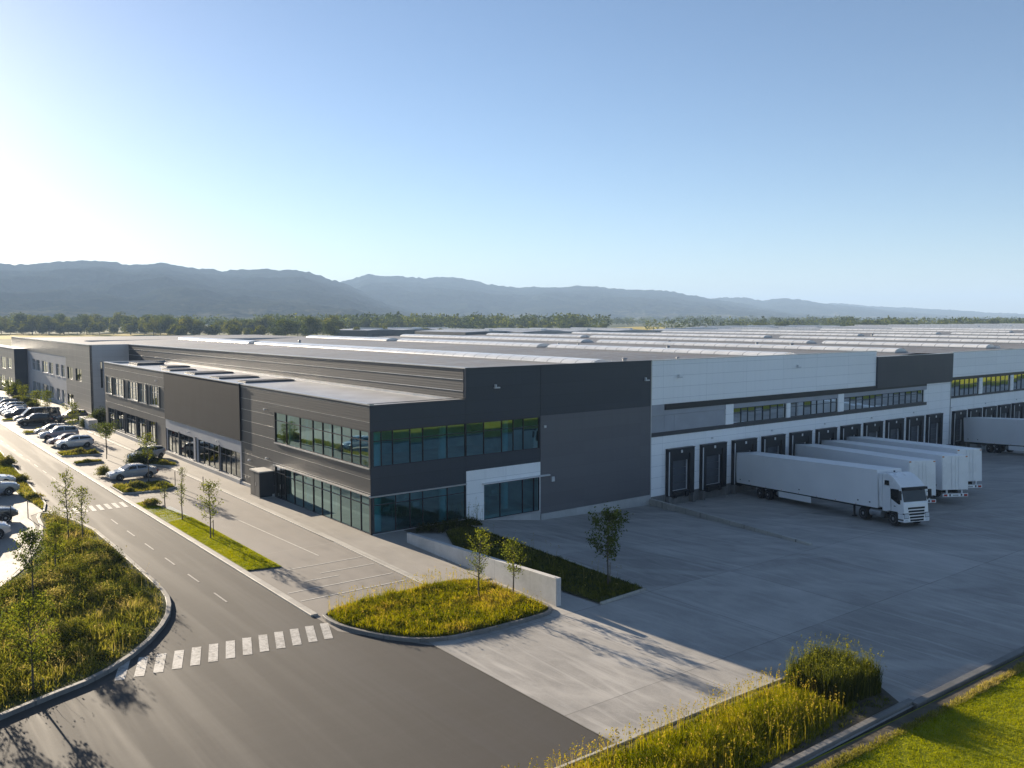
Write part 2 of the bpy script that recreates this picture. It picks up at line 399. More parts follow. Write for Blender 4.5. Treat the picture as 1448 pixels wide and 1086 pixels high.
def grass_parts(poly, n, per, h0, h1, z, spread=.18, seed=1, tint=(.15,.75), wid=.03, patch=.5, lean=.35, zf=None, edge=.0):
    c = sample_poly(poly, n); pn = vnoise(c, patch, seed); pn2 = vnoise(c, patch*3.1, seed+5)
    hh = h0+(h1-h0)*np.clip(pn*.6+pn2*.5+RNG.normal(size=n)*.12-.05, 0, 1)
    if edge: hh *= np.clip(edge_dist(c, poly)/edge, .35, 1)
    tt = np.clip(tint[0]+(tint[1]-tint[0])*(vnoise(c, patch*.8, seed+9)*.7+pn2*.35)+RNG.normal(size=n)*.08, 0, 1)
    base = np.repeat(c, per, 0)+RNG.normal(size=(n*per,2))*spread*.5
    k = in_poly(base, poly); h = np.repeat(hh, per)*(.55+.6*RNG.random(n*per)); t = np.clip(np.repeat(tt, per)+RNG.normal(size=n*per)*.10,0,1)
    cl = np.repeat(c, per, 0); out = (base-cl); base, h, t, out = base[k], h[k], t[k], out[k]
    ln = np.zeros((len(base),3)); ln[:,:2] = out/spread*.6*h[:,None]*lean*2+RNG.normal(size=out.shape)*lean*.5*h[:,None]
    zz = np.full(len(base), z) if zf is None else zf(base)
    return blades(np.column_stack([base, zz]), h, ln, wid*(.6+.8*RNG.random(len(base))), t)
def stalk_parts(poly, n, h0, h1, z, seed=2, wid=.018, heads=True, zf=None, tint=.8):
    c = sample_poly(poly, n); h = h0+(h1-h0)*RNG.random(n)
    zz = np.full(n, z) if zf is None else zf(c)
    ln = np.zeros((n,3)); ln[:,:2] = RNG.normal(size=(n,2))*.12*h[:,None]
    b = np.column_stack([c, zz]); out = [blades(b, h, ln, np.full(n, wid), np.clip(tint-.03+RNG.normal(size=n)*.12,0,1), .3)]
    if heads:
        top = b+ln+np.stack([0*h,0*h,h*.95],1); top = np.repeat(top, 5, 0)+RNG.normal(size=(n*5,3))*[.02,.02,.08]
        out.append(leaves(top, .05+.05*RNG.random(n*5), np.clip(tint+.04+RNG.normal(size=n*5)*.12,0,1)))
    return join(out)
def mound_parts(cs, per, seed=3, lsize=(.07,.14), tint=(.1,.6)):
    """leafy shrub mounds; cs rows x,y,z,r,h"""
    out = []
    for x,y,z,r,h in cs:
        n = int(per*max(.3, r*r*2.0)); d = RNG.normal(size=(n,3)); d /= np.linalg.norm(d,axis=1)[:,None]; d[:,2] = np.abs(d[:,2])
        rad = .45+.6*RNG.random(n)**.6; lump = 1+.28*np.sin(d[:,0]*5+x)*np.cos(d[:,1]*5+y)
        p = d*(rad*lump)[:,None]*np.array([r,r,h])+np.array([x,y,z]); t0 = RNG.uniform(*tint)
        out.append(leaves(p, RNG.uniform(*lsize, n), np.clip(t0+RNG.normal(size=n)*.13,0,1)))
    return join(out)
def stuff(name, label, parts, mat, cat='grass'):
    o = arrays_to_mesh(name, *join(parts), mat); return tag(o, label, cat, kind='stuff')

# ------------------------------------------------------------------ terrain, hills
def yz(x, y):
    """level of the loading yard: it falls towards the docks"""
    s = np.interp(x, [8.5,16,29,33], [0,.55,.78,1.]); d = np.clip(1+np.asarray(y)/24., 0, 1)
    return -1.9*s*d
def grid_mesh(name, xs, ys, zf, mat):
    X, Y = np.meshgrid(xs, ys); Z = zf(X, Y); nx = len(xs)
    V = np.column_stack([X.ravel(), Y.ravel(), Z.ravel()])
    F = [(j*nx+i, j*nx+i+1, (j+1)*nx+i+1, (j+1)*nx+i) for j in range(len(ys)-1) for i in range(nx-1)]
    me = bpy.data.meshes.new(name); me.from_pydata(V.tolist(), [], F); me.materials.append(mat); me.update()
    o = bpy.data.objects.new(name, me); COL.objects.link(o); return o
def landmat():
    t = NT('farmland'); p = t.pos()
    v = t.node('ShaderNodeTexVoronoi'); v.inputs['Scale'].default_value = .0035; t.link(t.scale(p, (1,.6,1), .3), v.inputs['Vector'])
    c = t.ramp(t.sep(v.outputs['Color'])[0], [(0,(.06,.075,.02)),(.35,(.10,.11,.03)),(.6,(.20,.17,.06)),(.8,(.07,.08,.025)),(1,(.16,.15,.06))])
    n = t.noise(p, .02, 6, .7)
    return t.set(color=t.mix(t.lin(n, .35, .65), c, (.06,.075,.02)), rough=.95, spec=.1)
xs = sorted(set([-12000,-6000,-3000,-1500,-700,-300,-150,-60.01,-60,60,150,300,399.9,400,800,1500,3000,6000,9000,13000]))
ys = sorted(set([-6000,-3000,-1500,-600,-300,-150,-100,-70,-39.61,-39.6,0,60,120,199.9,200,400,800,1500,3000,6000,9000,13000]))
structure(grid_mesh('terrain', xs, ys, lambda X, Y: np.where((X >= -60) & (X <= 399.9) & (Y >= -39.6) & (Y <= 199.9), -3.0, -.06), landmat()))

def hills(name, pts, D, depth, seed, foot=0):
    """pts: (azimuth in degrees right of the camera heading, elevation in degrees); ridge at distance D"""
    az = np.linspace(pts[0][0], pts[-1][0], 640); el = np.interp(az, [p[0] for p in pts], [p[1] for p in pts])
    el = np.convolve(np.pad(el, 3, 'edge'), np.ones(7)/7, 'valid')
    yaw = R(52.37); ts = np.concatenate([np.linspace(0,1,110), np.linspace(1.08,1.6,8)])
    V = []; nn = len(az)
    A, T = np.meshgrid(az, ts)
    P = np.column_stack([A.ravel(), T.ravel()])
    rr = D-depth*(1-P[:,1]); aa = yaw-np.radians(P[:,0]); Q = np.column_stack([rr*np.cos(aa), rr*np.sin(aa)])
    Q = Q + 160*(np.column_stack([vnoise(Q,.0021,seed+4), vnoise(Q,.0021,seed+6)])-.5)
    spur = 1-np.abs(vnoise(Q, .0017, seed)*2-1); spur2 = 1-np.abs(vnoise(Q, .0058, seed+1)*2-1); sm = vnoise(Q, .0009, seed+2); fine = vnoise(Q, .009, seed+3)
    T1 = P[:,1]; H = D*np.tan(np.radians(np.interp(P[:,0], az, el)))+16+(vnoise(Q, .012, seed+8)-.5)*7+(vnoise(Q, .05, seed+11)-.5)*5
    up = np.clip(T1, 0, 1); base = up**1.25
    bumpy = (spur*.5+spur2*.36+sm*.1+fine*.14)*np.sin(np.pi*np.clip(up,0,1))**.7
    z = H*(base*.96+ (bumpy-.38)*.5*up**.5*(1-up)**.6) + (fine-.5)*H*.02
    z = z+(vnoise(Q, .03, seed+8)-.5)*9*np.clip(up*4,0,1)+(vnoise(Q, .075, seed+9)-.5)*5
    z = np.where(T1 < 1, np.minimum(z, 16+(H-16)*np.clip(rr/D,0,1)*(.80+.2*up)), z)
    z = np.where(T1 > 1, H*(1-(T1-1)**1.2*1.1), z); z = np.maximum(z, -.5 - 0*z)
    r = D-depth*(1-T1); a = yaw-np.radians(P[:,0])
    V = np.column_stack([-30.8+r*np.cos(a), -56.9+r*np.sin(a), np.where(T1 == 0, -1, z)])
    F = [(j*nn+i+1, j*nn+i, (j+1)*nn+i, (j+1)*nn+i+1) for j in range(len(ts)-1) for i in range(nn-1)]
    me = bpy.data.meshes.new(name); me.from_pydata(V.tolist(), [], F); me.materials.append(M['hill'])
    me.polygons.foreach_set('use_smooth', [True]*len(F)); me.update()
    o = bpy.data.objects.new(name, me); COL.objects.link(o); structure(o); return o
def hillmat():
    t = NT('wooded hillside'); p = t.pos(); x = t.sep(p)
    n = t.noise(t.scale(p, (1,1,2.5)), .0032, 8, .66, .8); n2 = t.noise(p, .016, 6, .75)
    low = t.lin(x[2], 15, 130, .17, -.15)
    f = t.math('ADD', t.math('ADD', t.math('MULTIPLY', n, .55), t.math('MULTIPLY', n2, .45)), low)
    c = t.ramp(f, [(.0,(.010,.017,.013)),(.36,(.010,.018,.013)),(.42,(.03,.036,.022)),(.46,(.012,.020,.014)),(.53,(.014,.022,.015)),(.58,(.045,.048,.028)),(.63,(.018,.026,.016)),(.72,(.13,.115,.065)),(1,(.22,.19,.11))])
    t.bump(n2, .6, 18)
    return t.set(color=c, rough=1, spec=0)
M['hill'] = hillmat()
def azel(px, py): return (math.degrees(math.atan2(px-724, 1250)), math.degrees(math.atan2(449-py, math.hypot(1250, px-724))))
H1 = [(-330,388),(-200,378),(-100,372),(0,371),(20,372),(50,370),(105,366),(150,366),(190,373),(235,370),(275,376),(320,381),(370,379),(430,381),(450,386),(475,394),(500,403),(520,414),(545,425),(580,436),(640,446),(700,452)]
H2 = [(380,440),(440,415),(470,400),(490,395),(505,391),(522,385),(545,388),(575,390),(600,391),(650,391),(690,400),(740,406),(770,403),(800,405),(825,402),(850,404),(880,408),(910,409),(940,410),(985,418),(1020,424),(1060,432),(1120,441),(1180,447),(1250,451)]
H3 = [(780,432),(850,424),(920,420),(985,421),(1020,420),(1045,419),(1075,424),(1110,421),(1140,424),(1175,430),(1220,434),(1260,439),(1330,445),(1400,449)]
H4 = [(1000,440),(1100,432),(1180,428),(1230,432),(1290,435),(1350,438),(1400,442),(1448,444),(1540,446),(1700,448)]
for k, (pts, D, dep) in enumerate(((H1, 4300, 2400), (H2, 5600, 2300), (H3, 6900, 2000), (H4, 8500, 2200))):
    hills('hills', [azel(*q) for q in pts], D, dep, 20+k*7)

def flat(name, poly, z, mat, kind='structure'):
    m = MB(); n = len(poly)
    a = sum(poly[i][0]*poly[(i+1)%n][1]-poly[(i+1)%n][0]*poly[i][1] for i in range(n))
    if a < 0: poly = poly[::-1]
    m.add([(x,y,z) for x,y in poly], [tuple(range(n))]); o = m.build(name, mat); o['kind'] = kind; return o
M['field'] = turf('ripe field', (.30,.24,.035), (.40,.31,.045), (.46,.36,.06), .03)
flat('field', [(20,690),(127,690),(215,755),(245,860),(80,960),(-20,940)], .0, M['field'])
flat('field', [(640,640),(770,630),(1050,880),(1120,1060),(860,900)], .0, M['field'])
flat('field', [(1150,560),(1300,540),(1600,680),(1480,760)], .0, M['field'])

# ------------------------------------------------------------------ ground sheets
YX = [12,16,20,24,29,33,38]+list(range(45,400,15))+[399.8]
structure(grid_mesh('yard', [-8.1,0,7,8.5]+YX, list(np.arange(-39,-14.5,1.5))+[-14.0], yz, M['yard']))
structure(grid_mesh('yard', [.9,7,8.5]+YX, list(np.arange(-14,-.5,1.0))+[-.02], yz, M['yard']))
flat('road', [(-60,-39.4),(-8.1,-39.4),(-8.1,-21.3),(-10.9,-16),(-10.9,199.8),(-60,199.8)], -.02, M['asphalt'])
flat('forecourt', [(-10.9,-16.5),(-8.1,-21.2),(-7.9,-14),(-2.95,-14),(-2.3,20),(-2.3,78),(-2.3,199.8),(-10.9,199.8)], -.012, M['forecourt'])
structure(MB().prism([(-2.95,-14.0),(0.9,-14.0),(2.6,-4.5),(2.6,-.01),(-.001,-.01),(-.001,78.3),(2.4,78.3),(2.4,98.4),(-2.2,98.4),(-2.3,20)], -.6, .06).build('pavement', M['pavement']))
structure(MB().prism([(-6.6,98.6),(2.4,98.6),(2.4,155),(-.1,155),(-6,190),(-7,190)], -.6, .05).build('pavement', M['pavement']))

def kerb(pts, w, h, mat, closed=False, z0=-.3, name='kerb'):
    m = MB(); n = len(pts); P = [Vector((p[0],p[1],0)) for p in pts]; L = []; Rr = []
    for i in range(n):
        a = P[(i-1)%n] if (closed or i > 0) else P[i]; b = P[(i+1)%n] if (closed or i < n-1) else P[i]
        d = (b-a).normalized(); nn = Vector((-d.y,d.x,0)); L.append(P[i]+nn*w/2); Rr.append(P[i]-nn*w/2)
    rings = [[(Rr[i].x,Rr[i].y,z0),(Rr[i].x,Rr[i].y,h-.02),(Rr[i].x*.9+L[i].x*.1,Rr[i].y*.9+L[i].y*.1,h),(L[i].x*.9+Rr[i].x*.1,L[i].y*.9+Rr[i].y*.1,h),(L[i].x,L[i].y,h-.02),(L[i].x,L[i].y,z0)] for i in range(n)]
    if closed: rings.append(rings[0])
    m.loft(rings, caps=not closed); o = m.build(name, mat); return structure(o)
def smooth_poly(pts, it=2):
    for _ in range(it):
        q = []
        for i in range(len(pts)):
            a = pts[i]; b = pts[(i+1)%len(pts)]
            q += [(a[0]*.75+b[0]*.25, a[1]*.75+b[1]*.25), (a[0]*.25+b[0]*.75, a[1]*.25+b[1]*.75)]
        pts = q
    return pts
kerb([(-10.85,199),(-10.85,60),(-10.85,20),(-10.85,-13.6)], .42, .09, M['kerb'])
kerb([(-2.55,78),(-2.55,20),(-2.75,0),(-3.1,-12.9)], .5, .075, M['kerb'])
ISLAND = [(-10.45,-13.3),(-10.75,-15.6),(-10.0,-17.9),(-8.9,-19.9),(-7.4,-20.95),(-5.6,-21.2),(-2.6,-21.25),(-.1,-21.1),(-.02,-19),(0.0,-15.5),(-.6,-13.3),(-3.3,-12.95)]
BED = [(-18.2,22.6),(-17.3,22.4),(-15.75,16),(-15.8,8),(-15.95,.8),(-16.05,-4),(-16.35,-6.6),(-17.4,-9.7),(-19.6,-13.1),(-22.1,-15.5),(-24.5,-16.5),(-27,-17.7),(-34,-19.5),(-46,-21),(-46,-10),(-33,-6),(-26,-1),(-23.6,1.8),(-21.3,6.6),(-18.8,16)]
STRIP = [(4.9,-2.4),(7.5,-2.2),(6.5,-21.3),(2.6,-21.6),(2.3,-16),(2.2,-8)]
BR = [(-16,-34.1),(-.9,-34.15),(4.4,-34.3),(5.0,-36.5),(3.7,-38.5),(-4,-38.5),(-16,-38.5)]
LAWN = [(-10.6,22.6),(-9.6,22.6),(-8.45,14),(-8.45,-3.7),(-10.6,-3.2)]
def shrink(poly, d):
    n = len(poly); a = sum(poly[i][0]*poly[(i+1)%n][1]-poly[(i+1)%n][0]*poly[i][1] for i in range(n)); s = 1 if a > 0 else -1; out = []
    for i in range(n):
        p0, p1, p2 = (Vector(poly[(i+k)%n]) for k in (-1,0,1)); t = ((p1-p0).normalized()+(p2-p1).normalized()).normalized()
        out.append((p1.x-t.y*d*s, p1.y+t.x*d*s))
    return out
kerb(smooth_poly(ISLAND,2), .2, .17, M['kerb_dark'], True)
flat('planting_bed', smooth_poly(ISLAND,2), .12, M['bed_floor'])
kerb(smooth_poly(BED,1), .26, .18, M['kerb_dark'], True)
flat('planting_bed', smooth_poly(BED,1), .13, M['bed_floor'])
kerb([(7.5,-2.2),(6.55,-21.3),(2.62,-21.65)], .16, .14, M['kerb'])
flat('planting_bed', STRIP, .09, M['bed_floor'])
kerb([(-16,-33.95),(-.9,-34.0),(4.5,-34.15)], .15, .1, M['kerb'])
flat('planting_bed', BR, .05, M['soil'])
kerb([(-16,-38.75),(4.2,-38.75)], .30, .14, M['kerb_dark'])
kerb([(4.0,-38.95),(30,-39.35),(120,-39.4),(399,-39.5)], .34, .12, M['kerb_dark'])
flat('lawn', LAWN, .05, M['turf'])
flat('gravel_patch', [(-10.55,19.3),(-8.6,19.3),(-8.5,14.2),(-10.55,13.4)], .058, M['gravel'])
flat('lawn', [(-60,-39.0),(-4.9,-39.0),(4,-39.25),(30,-39.6),(400,-39.7),(400,-120),(-60,-120)], .02, M['turf'])
flat('soil_edge', [(-6,-39.05),(4,-39.3),(30,-39.65),(120,-39.7),(120,-40.0),(14,-40.2),(4,-40.0),(-6,-39.6)], .03, M['soil'])
flat('path', [(-60,-62),(60,-57),(200,-60),(200,-58),(60,-55),(-60,-60)], .04, M['pavement'])
LOT_L = [(-60,60),(-17.6,60),(-17.5,24),(-18.6,22.8),(-19.2,16),(-21.8,6.5),(-24,1.5),(-33,-6),(-46,-10),(-60,-10)]
flat('parking_lot', LOT_L, -.004, M['lot'])
VERGE = [(-17.4,24.2),(-16.9,27),(-15.5,62),(-14.6,120),(-16.8,120),(-17.5,62),(-17.9,33)]
flat('verge', VERGE, .06, M['turf'])
kerb([(-17.5,23.6),(-16.8,27),(-15.35,62),(-14.5,120)], .16, .12, M['kerb'])
ISL = [[(-10.3,57.9),(-6.3,57.6),(-6.2,53.7),(-10.3,54.6)], [(-10.3,48.6),(-7.6,48.6),(-7.4,47.6),(-10.3,47.4)], [(-10.4,31.7),(-5.9,31.5),(-5.6,27.6),(-7.8,26.9),(-10.4,27.4)], [(-5.2,46.8),(-1.9,45.4),(-1.5,40.3),(-2.4,40.2),(-4.6,43.5)], [(-10.2,81.5),(-5.5,81.5),(-5.5,79.2),(-10.2,79.2)], [(-10.2,100.2),(-6.5,100.2),(-6.5,98.4),(-10.2,98.4)]]
for p in ISL:
    flat('parking_island', p, .08, M['bed_floor']); kerb(p, .14, .12, M['kerb'], True)

def strip_mark(mb, a, b, w, z=.0):
    a = Vector((*a,z)); b = Vector((*b,z)); d = (b-a).normalized(); n = Vector((-d.y,d.x,0))*w/2
    mb.quad(a-n, b-n, b+n, a+n)
m = MB()
for i in range(13):
    x = -20.95+i*.80; c = Vector((x, -15.05-.085*i)); d = Vector((-.34,-.94)).normalized()
    a = c-d*1.18; b = c+d*1.18
    strip_mark(m, (a.x,a.y), (b.x,b.y), .43, -.008)
structure(m.build('crosswalk_marking', M['paint']))
m = MB()
for i in range(9):
    x = -15.9+i*.62; strip_mark(m, (x,21.6), (x+.12,24.0), .33, -.008)
structure(m.build('crosswalk_marking', M['paint']))
m = MB()
for i in range(0, 26):
    y = -8.4+i*4.75
    if 20.6 < y+1 < 25: continue
    strip_mark(m, (-13.75,y), (-13.75,y+2.1), .10, -.008)
structure(m.build('lane_marking', M['paint_lane']))
m = MB()
for y, x0, x1 in ((-4.5,-8.5,-3.2),(-6.45,-7.1,-3.4),(-7.45,-8.6,-6.4),(-9.05,-10.4,-3.5),(-10.85,-10.4,-3.6),(25.0,-10.3,-5.2)):
    strip_mark(m, (x0,y), (x1,y-.1), .1, .0)
strip_mark(m, (-5.9,13),(-5.4,-2.6),.09,.0)
for y in (38.5,41.2,43.9,51,62.8,66.2,69.4,86.5,89.2): strip_mark(m, (-10.3,y),(-5.6,y),.09,.0)
structure(m.build('bay_marking', M['paint_faint']))
m = MB(); strip_mark(m, (-17.35,20.6),(-16.9,24.0),.16,-.008); strip_mark(m, (-16.2,21.8),(-17.2,22.4),.2,-.008)
structure(m.build('edge_marking', M['paint']))

# ------------------------------------------------------------------ walls, windows
def wall_mb(axis, c, t, a0, a1, z0, z1, holes=(), mb=None):
    """axis 'x': plane X=c, wall fills c..c+t, a runs along Y.  axis 'y': plane Y=c, a runs along X. holes (a0,a1,z0,z1)"""
    mb = mb or MB(); As = sorted({a0,a1,*[v for h in holes for v in h[:2] if a0 < v < a1]}); Zs = sorted({z0,z1,*[v for h in holes for v in h[2:] if z0 < v < z1]})
    for j in range(len(Zs)-1):
        run = None
        for i in range(len(As)-1):
            ca, cz = (As[i]+As[i+1])/2, (Zs[j]+Zs[j+1])/2
            open_ = any(h[0] < ca < h[1] and h[2] < cz < h[3] for h in holes)
            if not open_: run = (run[0] if run else As[i], As[i+1])
            if run and (open_ or i == len(As)-2):
                if axis == 'x': mb.box(c, run[0], Zs[j], c+t, run[1], Zs[j+1])
                else: mb.box(run[0], c, Zs[j], run[1], c+t, Zs[j+1])
                run = None
    return mb
def window(parent, axis, c, a0, a1, z0, z1, mull=(), trans=(), g='glass', bar=.055, rec=.10, sill=None, name='window', label=None, fr='frame'):
    s = 1
    def bx(mb, u0, u1, d0, d1, w0, w1):
        if axis == 'x': mb.box(c+d0, u0, w0, c+d1, u1, w1)
        else: mb.box(u0, c+d0, w0, u1, c+d1, w1)
    gm = MB()
    us = [a0]+sorted(mull)+[a1]
    for i in range(len(us)-1):      # each pane is set at a hair's different angle, as real panes are
        j1, j2 = random.uniform(-.011,.011), random.uniform(-.011,.011)
        u0, u1 = us[i]+.01, us[i+1]-.01
        if axis == 'x': gm.add([(c+rec+j1,u0,z0),(c+rec-j1,u1,z0),(c+rec-j1+j2,u1,z1),(c+rec+j1+j2,u0,z1)], [(0,3,2,1)])
        else: gm.add([(u0,c+rec+j1,z0),(u1,c+rec-j1,z0),(u1,c+rec-j1+j2,z1),(u0,c+rec+j1+j2,z1)], [(0,1,2,3)])
    w = gm.build(name, M[g], parent)
    if label: w['label'] = label
    f = MB(); d0, d1 = rec-.06, rec+.05
    bx(f, a0, a1, d0, d1, z0, z0+bar); bx(f, a0, a1, d0, d1, z1-bar, z1)
    for u in (a0, a1-bar): bx(f, u, u+bar, d0, d1, z0+bar, z1-bar)
    zc = [z0+bar]+sorted(trans)+[z1-bar]
    for u in mull:
        for k in range(len(zc)-1): bx(f, u-bar/2, u+bar/2, d0-.004, d1, zc[k]+(bar/2 if k else 0), zc[k+1]-(bar/2 if k < len(zc)-2 else 0))
    for z in trans: bx(f, a0+bar, a1-bar, d0-.002, d1, z-bar/2, z+bar/2)
    f.build('window_frame', M[fr], w)
    if sill:
        b = MB(); bx(b, a0-.04, a1+.04, -.09, rec-.07, z0-.10, z0-.002); b.build('window_sill', M[sill], w)
    return w
def add(parent, name, mb, mat, **k):
    o = mb.build(name, M[mat] if isinstance(mat, str) else mat, parent, **k); return o
def joints(parent, c, a0, a1, zs, holes=(), axis='x', mat='trim', d=.010, h=.022):
    mb = MB()
    for z in zs:
        segs = [(a0,a1)]
        for H in holes:
            if H[2]-.05 < z < H[3]+.05:
                n = []
                for s in segs:
                    if H[1] <= s[0] or H[0] >= s[1]: n.append(s)
                    else:
                        if s[0] < H[0]-.2: n.append((s[0],H[0]-.1))
                        if s[1] > H[1]+.2: n.append((H[1]+.1,s[1]))
                segs = n
        for s in segs:
            if axis == 'x': mb.box(c-d, s[0], z, c+.01, s[1], z+h)
            else: mb.box(s[0], c-d, z, s[1], c+.01, z+h)
    return mb.build('panel_joint', M[mat], parent)

WH = empty('warehouse', (0,0,0), 0, 'long dark grey and white distribution warehouse with glazed two-storey corner office and loading docks', 'warehouse')
# --- low two-storey office wing, left face (X = 0)
UPM = [15.1,12.3,9.8,8.0,6.3,4.7,3.07,1.67]
hol = [(.12,17.45,5.0,7.68),(.12,17.6,.05,2.9)]
add(WH, 'wall', wall_mb('x', 0, .3, .02, 25.5, -.5, 9.62, hol), 'dark_left')
window(WH, 'x', 0, .12, 17.45, 5.0, 7.68, UPM, [6.95], 'glass', sill='trim', label='upper ribbon window wrapping the office corner, reflecting the road')
window(WH, 'x', 0, .12, 15.5, .05, 2.9, [13.6,11.9,9.9,8.3,6.7,5.0,3.3,1.67], [2.2], 'glass', label='ground floor shopfront glazing along the pavement')
d_ = window(WH, 'x', 0, 15.5, 17.6, .05, 2.9, [16.5], [2.3], 'glass_dark', name='door', label='dark glazed entrance door beside the cabinet')
hd = MB(); hd.cyl((-.04,16.4,.95),(-.04,16.4,1.35),.02); hd.build('handle', M['trim'], d_)
joints(WH, 0, .05, 25.45, [1.02+1.05*k for k in range(9)], hol)
add(WH, 'ledge', MB().box(-.16,.0,2.91,-.002,17.7,3.0), 'trim')
# --- middle: smooth dark panel over a concrete band and grouped windows
add(WH, 'wall', MB().box(-.14,25.55,4.2,.2,49.6,9.66), 'dark_flat')
grp = [(44.95,48.95),(39.7,44.6),(31.9,38.1),(25.9,31.4)]
lo = [(a,b,.5,3.0) for a,b in grp]
add(WH, 'wall', wall_mb('x', -.04, .3, 25.55, 49.6, .5, 4.19, lo), 'band_grey')
for a,b in grp:
    n = 3 if b-a < 5 else 4
    window(WH, 'x', -.04, a, b, .5, 3.0, [a+(b-a)*k/n for k in range(1,n)], [2.3], 'glass_dark', sill='trim', fr='dark_trim' )
add(WH, 'plinth', MB().box(-.20,17.75,-.5,-.001,25.55,.32).box(-.28,25.56,-.5,.25,49.6,.42).box(-.28,49.62,-.5,.25,78.4,.5), 'plinth')
for a in (49.55,44.75,38.9,31.65): add(WH, 'pier', MB().box(-.12,a-.18,.5,-.045,a,3.15), 'dark_trim')
# --- far part of the wing with two rows of window pairs
ug = [(74.1,77.6),(67.9,73.3),(61.1,66.0),(57.2,60.4),(51.9,55.8)]
lg = [(72.95,76.9),(68.0,72.2),(62.3,67.3),(57.7,61.9),(53.7,56.9)]
hol2 = [(a,b,5.35,7.68) for a,b in ug]+[(a,b,.7,3.3) for a,b in lg]
add(WH, 'wall', wall_mb('x', 0, .3, 49.66, 78.4, .5, 9.62, hol2), 'dark_left')
for a,b in ug: window(WH, 'x', 0, a, b, 5.35, 7.68, [a+(b-a)*.36,a+(b-a)*.68], [6.9], 'glass_dark', sill='trim', rec=.16, fr='trim')
for a,b in lg: window(WH, 'x', 0, a, b, .7, 3.3, [a+(b-a)*.3,a+(b-a)*.65], [2.6], 'glass_dark', sill='trim', rec=.16, fr='dark_trim')
joints(WH, 0, 49.7, 78.35, [4.15,5.2,7.8,8.9], hol2)
for a,b in ug: add(WH, 'window_fin', MB().box(-.1,a-.12,5.3,-.002,a,7.75), 'dark_trim')
for a,b in lg: add(WH, 'window_fin', MB().box(-.1,a-.14,.5,-.002,a,3.4), 'dark_trim')
# --- gable end of the wing, coping, roof
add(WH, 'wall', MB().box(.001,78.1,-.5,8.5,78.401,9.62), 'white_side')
add(WH, 'roof', MB().box(.25,.25,9.2,8.45,78.1,9.42), 'roof_low')
cp = MB().box(-.18,25.55,9.665,.32,49.6,9.75).box(-.05,-.05,9.62,.32,25.545,9.71).box(-.05,49.605,9.62,.32,78.45,9.71).box(.33,78.08,9.62,8.5,78.45,9.71)
add(WH, 'coping', cp, 'trim')
# --- upper wall of the hall above the wing (X = 8.5)
def slant(name, x0, x1, y0, y1, za, zb, zc, zd, mat):
    return MB().add([(x0,y0,za),(x1,y0,za),(x1,y1,zb),(x0,y1,zb),(x0,y0,zc),(x1,y0,zc),(x1,y1,zd),(x0,y1,zd)],
        [(0,3,2,1),(4,5,6,7),(0,1,5,4),(1,2,6,5),(2,3,7,6),(3,0,4,7)]).build(name, M[mat], WH)
slant('wall', 8.46, 8.8, .31, 98.4, 9.42, 0, 12.0, 11.5, 'dark_left')
slant('coping', 8.40, 8.85, .0, 98.4, 12.002, 11.502, 12.09, 11.6, 'trim')
jm = MB()
for k, z in enumerate((10.2,11.1)):
    jm.add([(8.43,.35,z),(8.47,.35,z),(8.47,98.3,z-.35),(8.43,98.3,z-.35),(8.43,.35,z+.05),(8.47,.35,z+.05),(8.47,98.3,z-.30),(8.43,98.3,z-.30)],
        [(0,3,2,1),(4,5,6,7),(0,1,5,4),(1,2,6,5),(2,3,7,6),(3,0,4,7)])
add(WH, 'panel_joint', jm, 'trim')
add(WH, 'wall_base_flashing', MB().box(8.2,.4,9.42,8.45,78,9.6), 'trim')
# --- front face (Y = 0)
fh = [(.12,8.5,5.05,7.7),(.12,8.45,.02,2.82)]
add(WH, 'wall', wall_mb('y', 0, .3, .02, 8.48, -.5, 9.62, fh), 'dark_front')
add(WH, 'coping', MB().box(-.05,-.06,9.712,8.47,.28,9.74), 'dark_trim')
add(WH, 'wall', wall_mb('y', -.015, .315, 8.485, 16.05, 3.9, 11.99, [(8.4,15.98,5.05,7.7)]), 'dark_front')
add(WH, 'wall', wall_mb('y', -.03, .33, 8.485, 16.05, -1.6, 3.895, [(10.2,15.98,-.25,2.62)]), 'white_wall')
add(WH, 'wall', MB().box(16.055,-.05,-.62,29.3,.3,7.78), 'grey_front')
add(WH, 'wall', MB().box(16.055,-.04,7.785,29.3,.3,11.99), 'dark_front')
add(WH, 'coping', MB().box(8.45,-.10,11.992,29.36,.3,12.06), 'dark_trim')
add(WH, 'plinth', MB().box(16.06,-.16,-2.2,29.3,-.06,-.55).box(10.2,-.09,-2.2,15.98,-.035,-.32).box(.1,-.09,-.5,8.45,-.005,.10), 'plinth')
FM = [.96,1.92,3.42,4.55,6.75,8.52,10.24,12.04,13.22,14.27]
window(WH, 'y', 0, .12, 8.47, 5.05, 7.7, [v for v in FM if v < 8.4], [6.95], 'glass', label='shaded side of the upper ribbon window, reflecting the lawn')
window(WH, 'y', -.015, 8.5, 15.96, 5.05, 7.7, [v for v in FM if v > 8.6], [6.95], 'glass')
window(WH, 'y', 0, .12, 8.45, .1, 2.82, [2.12,3.37,4.5,6.75], [2.2], 'glass', label='teal ground floor glazing at the shaded corner')
window(WH, 'y', -.03, 10.2, 15.98, -.25, 2.62, [11.85,14.2,15.4], [], 'glass', label='teal window under the thin white canopy', sill='trim')
add(WH, 'corner_post', MB().box(-.03,-.03,.0,.11,.11,2.82).box(-.03,-.03,5.0,.11,.11,7.7), 'frame')
add(WH, 'canopy', MB().box(10.0,-.34,2.68,16.9,-.04,2.78), 'lamp')
add(WH, 'ledge', MB().box(-.1,-.12,2.83,8.48,-.002,2.93), 'trim')
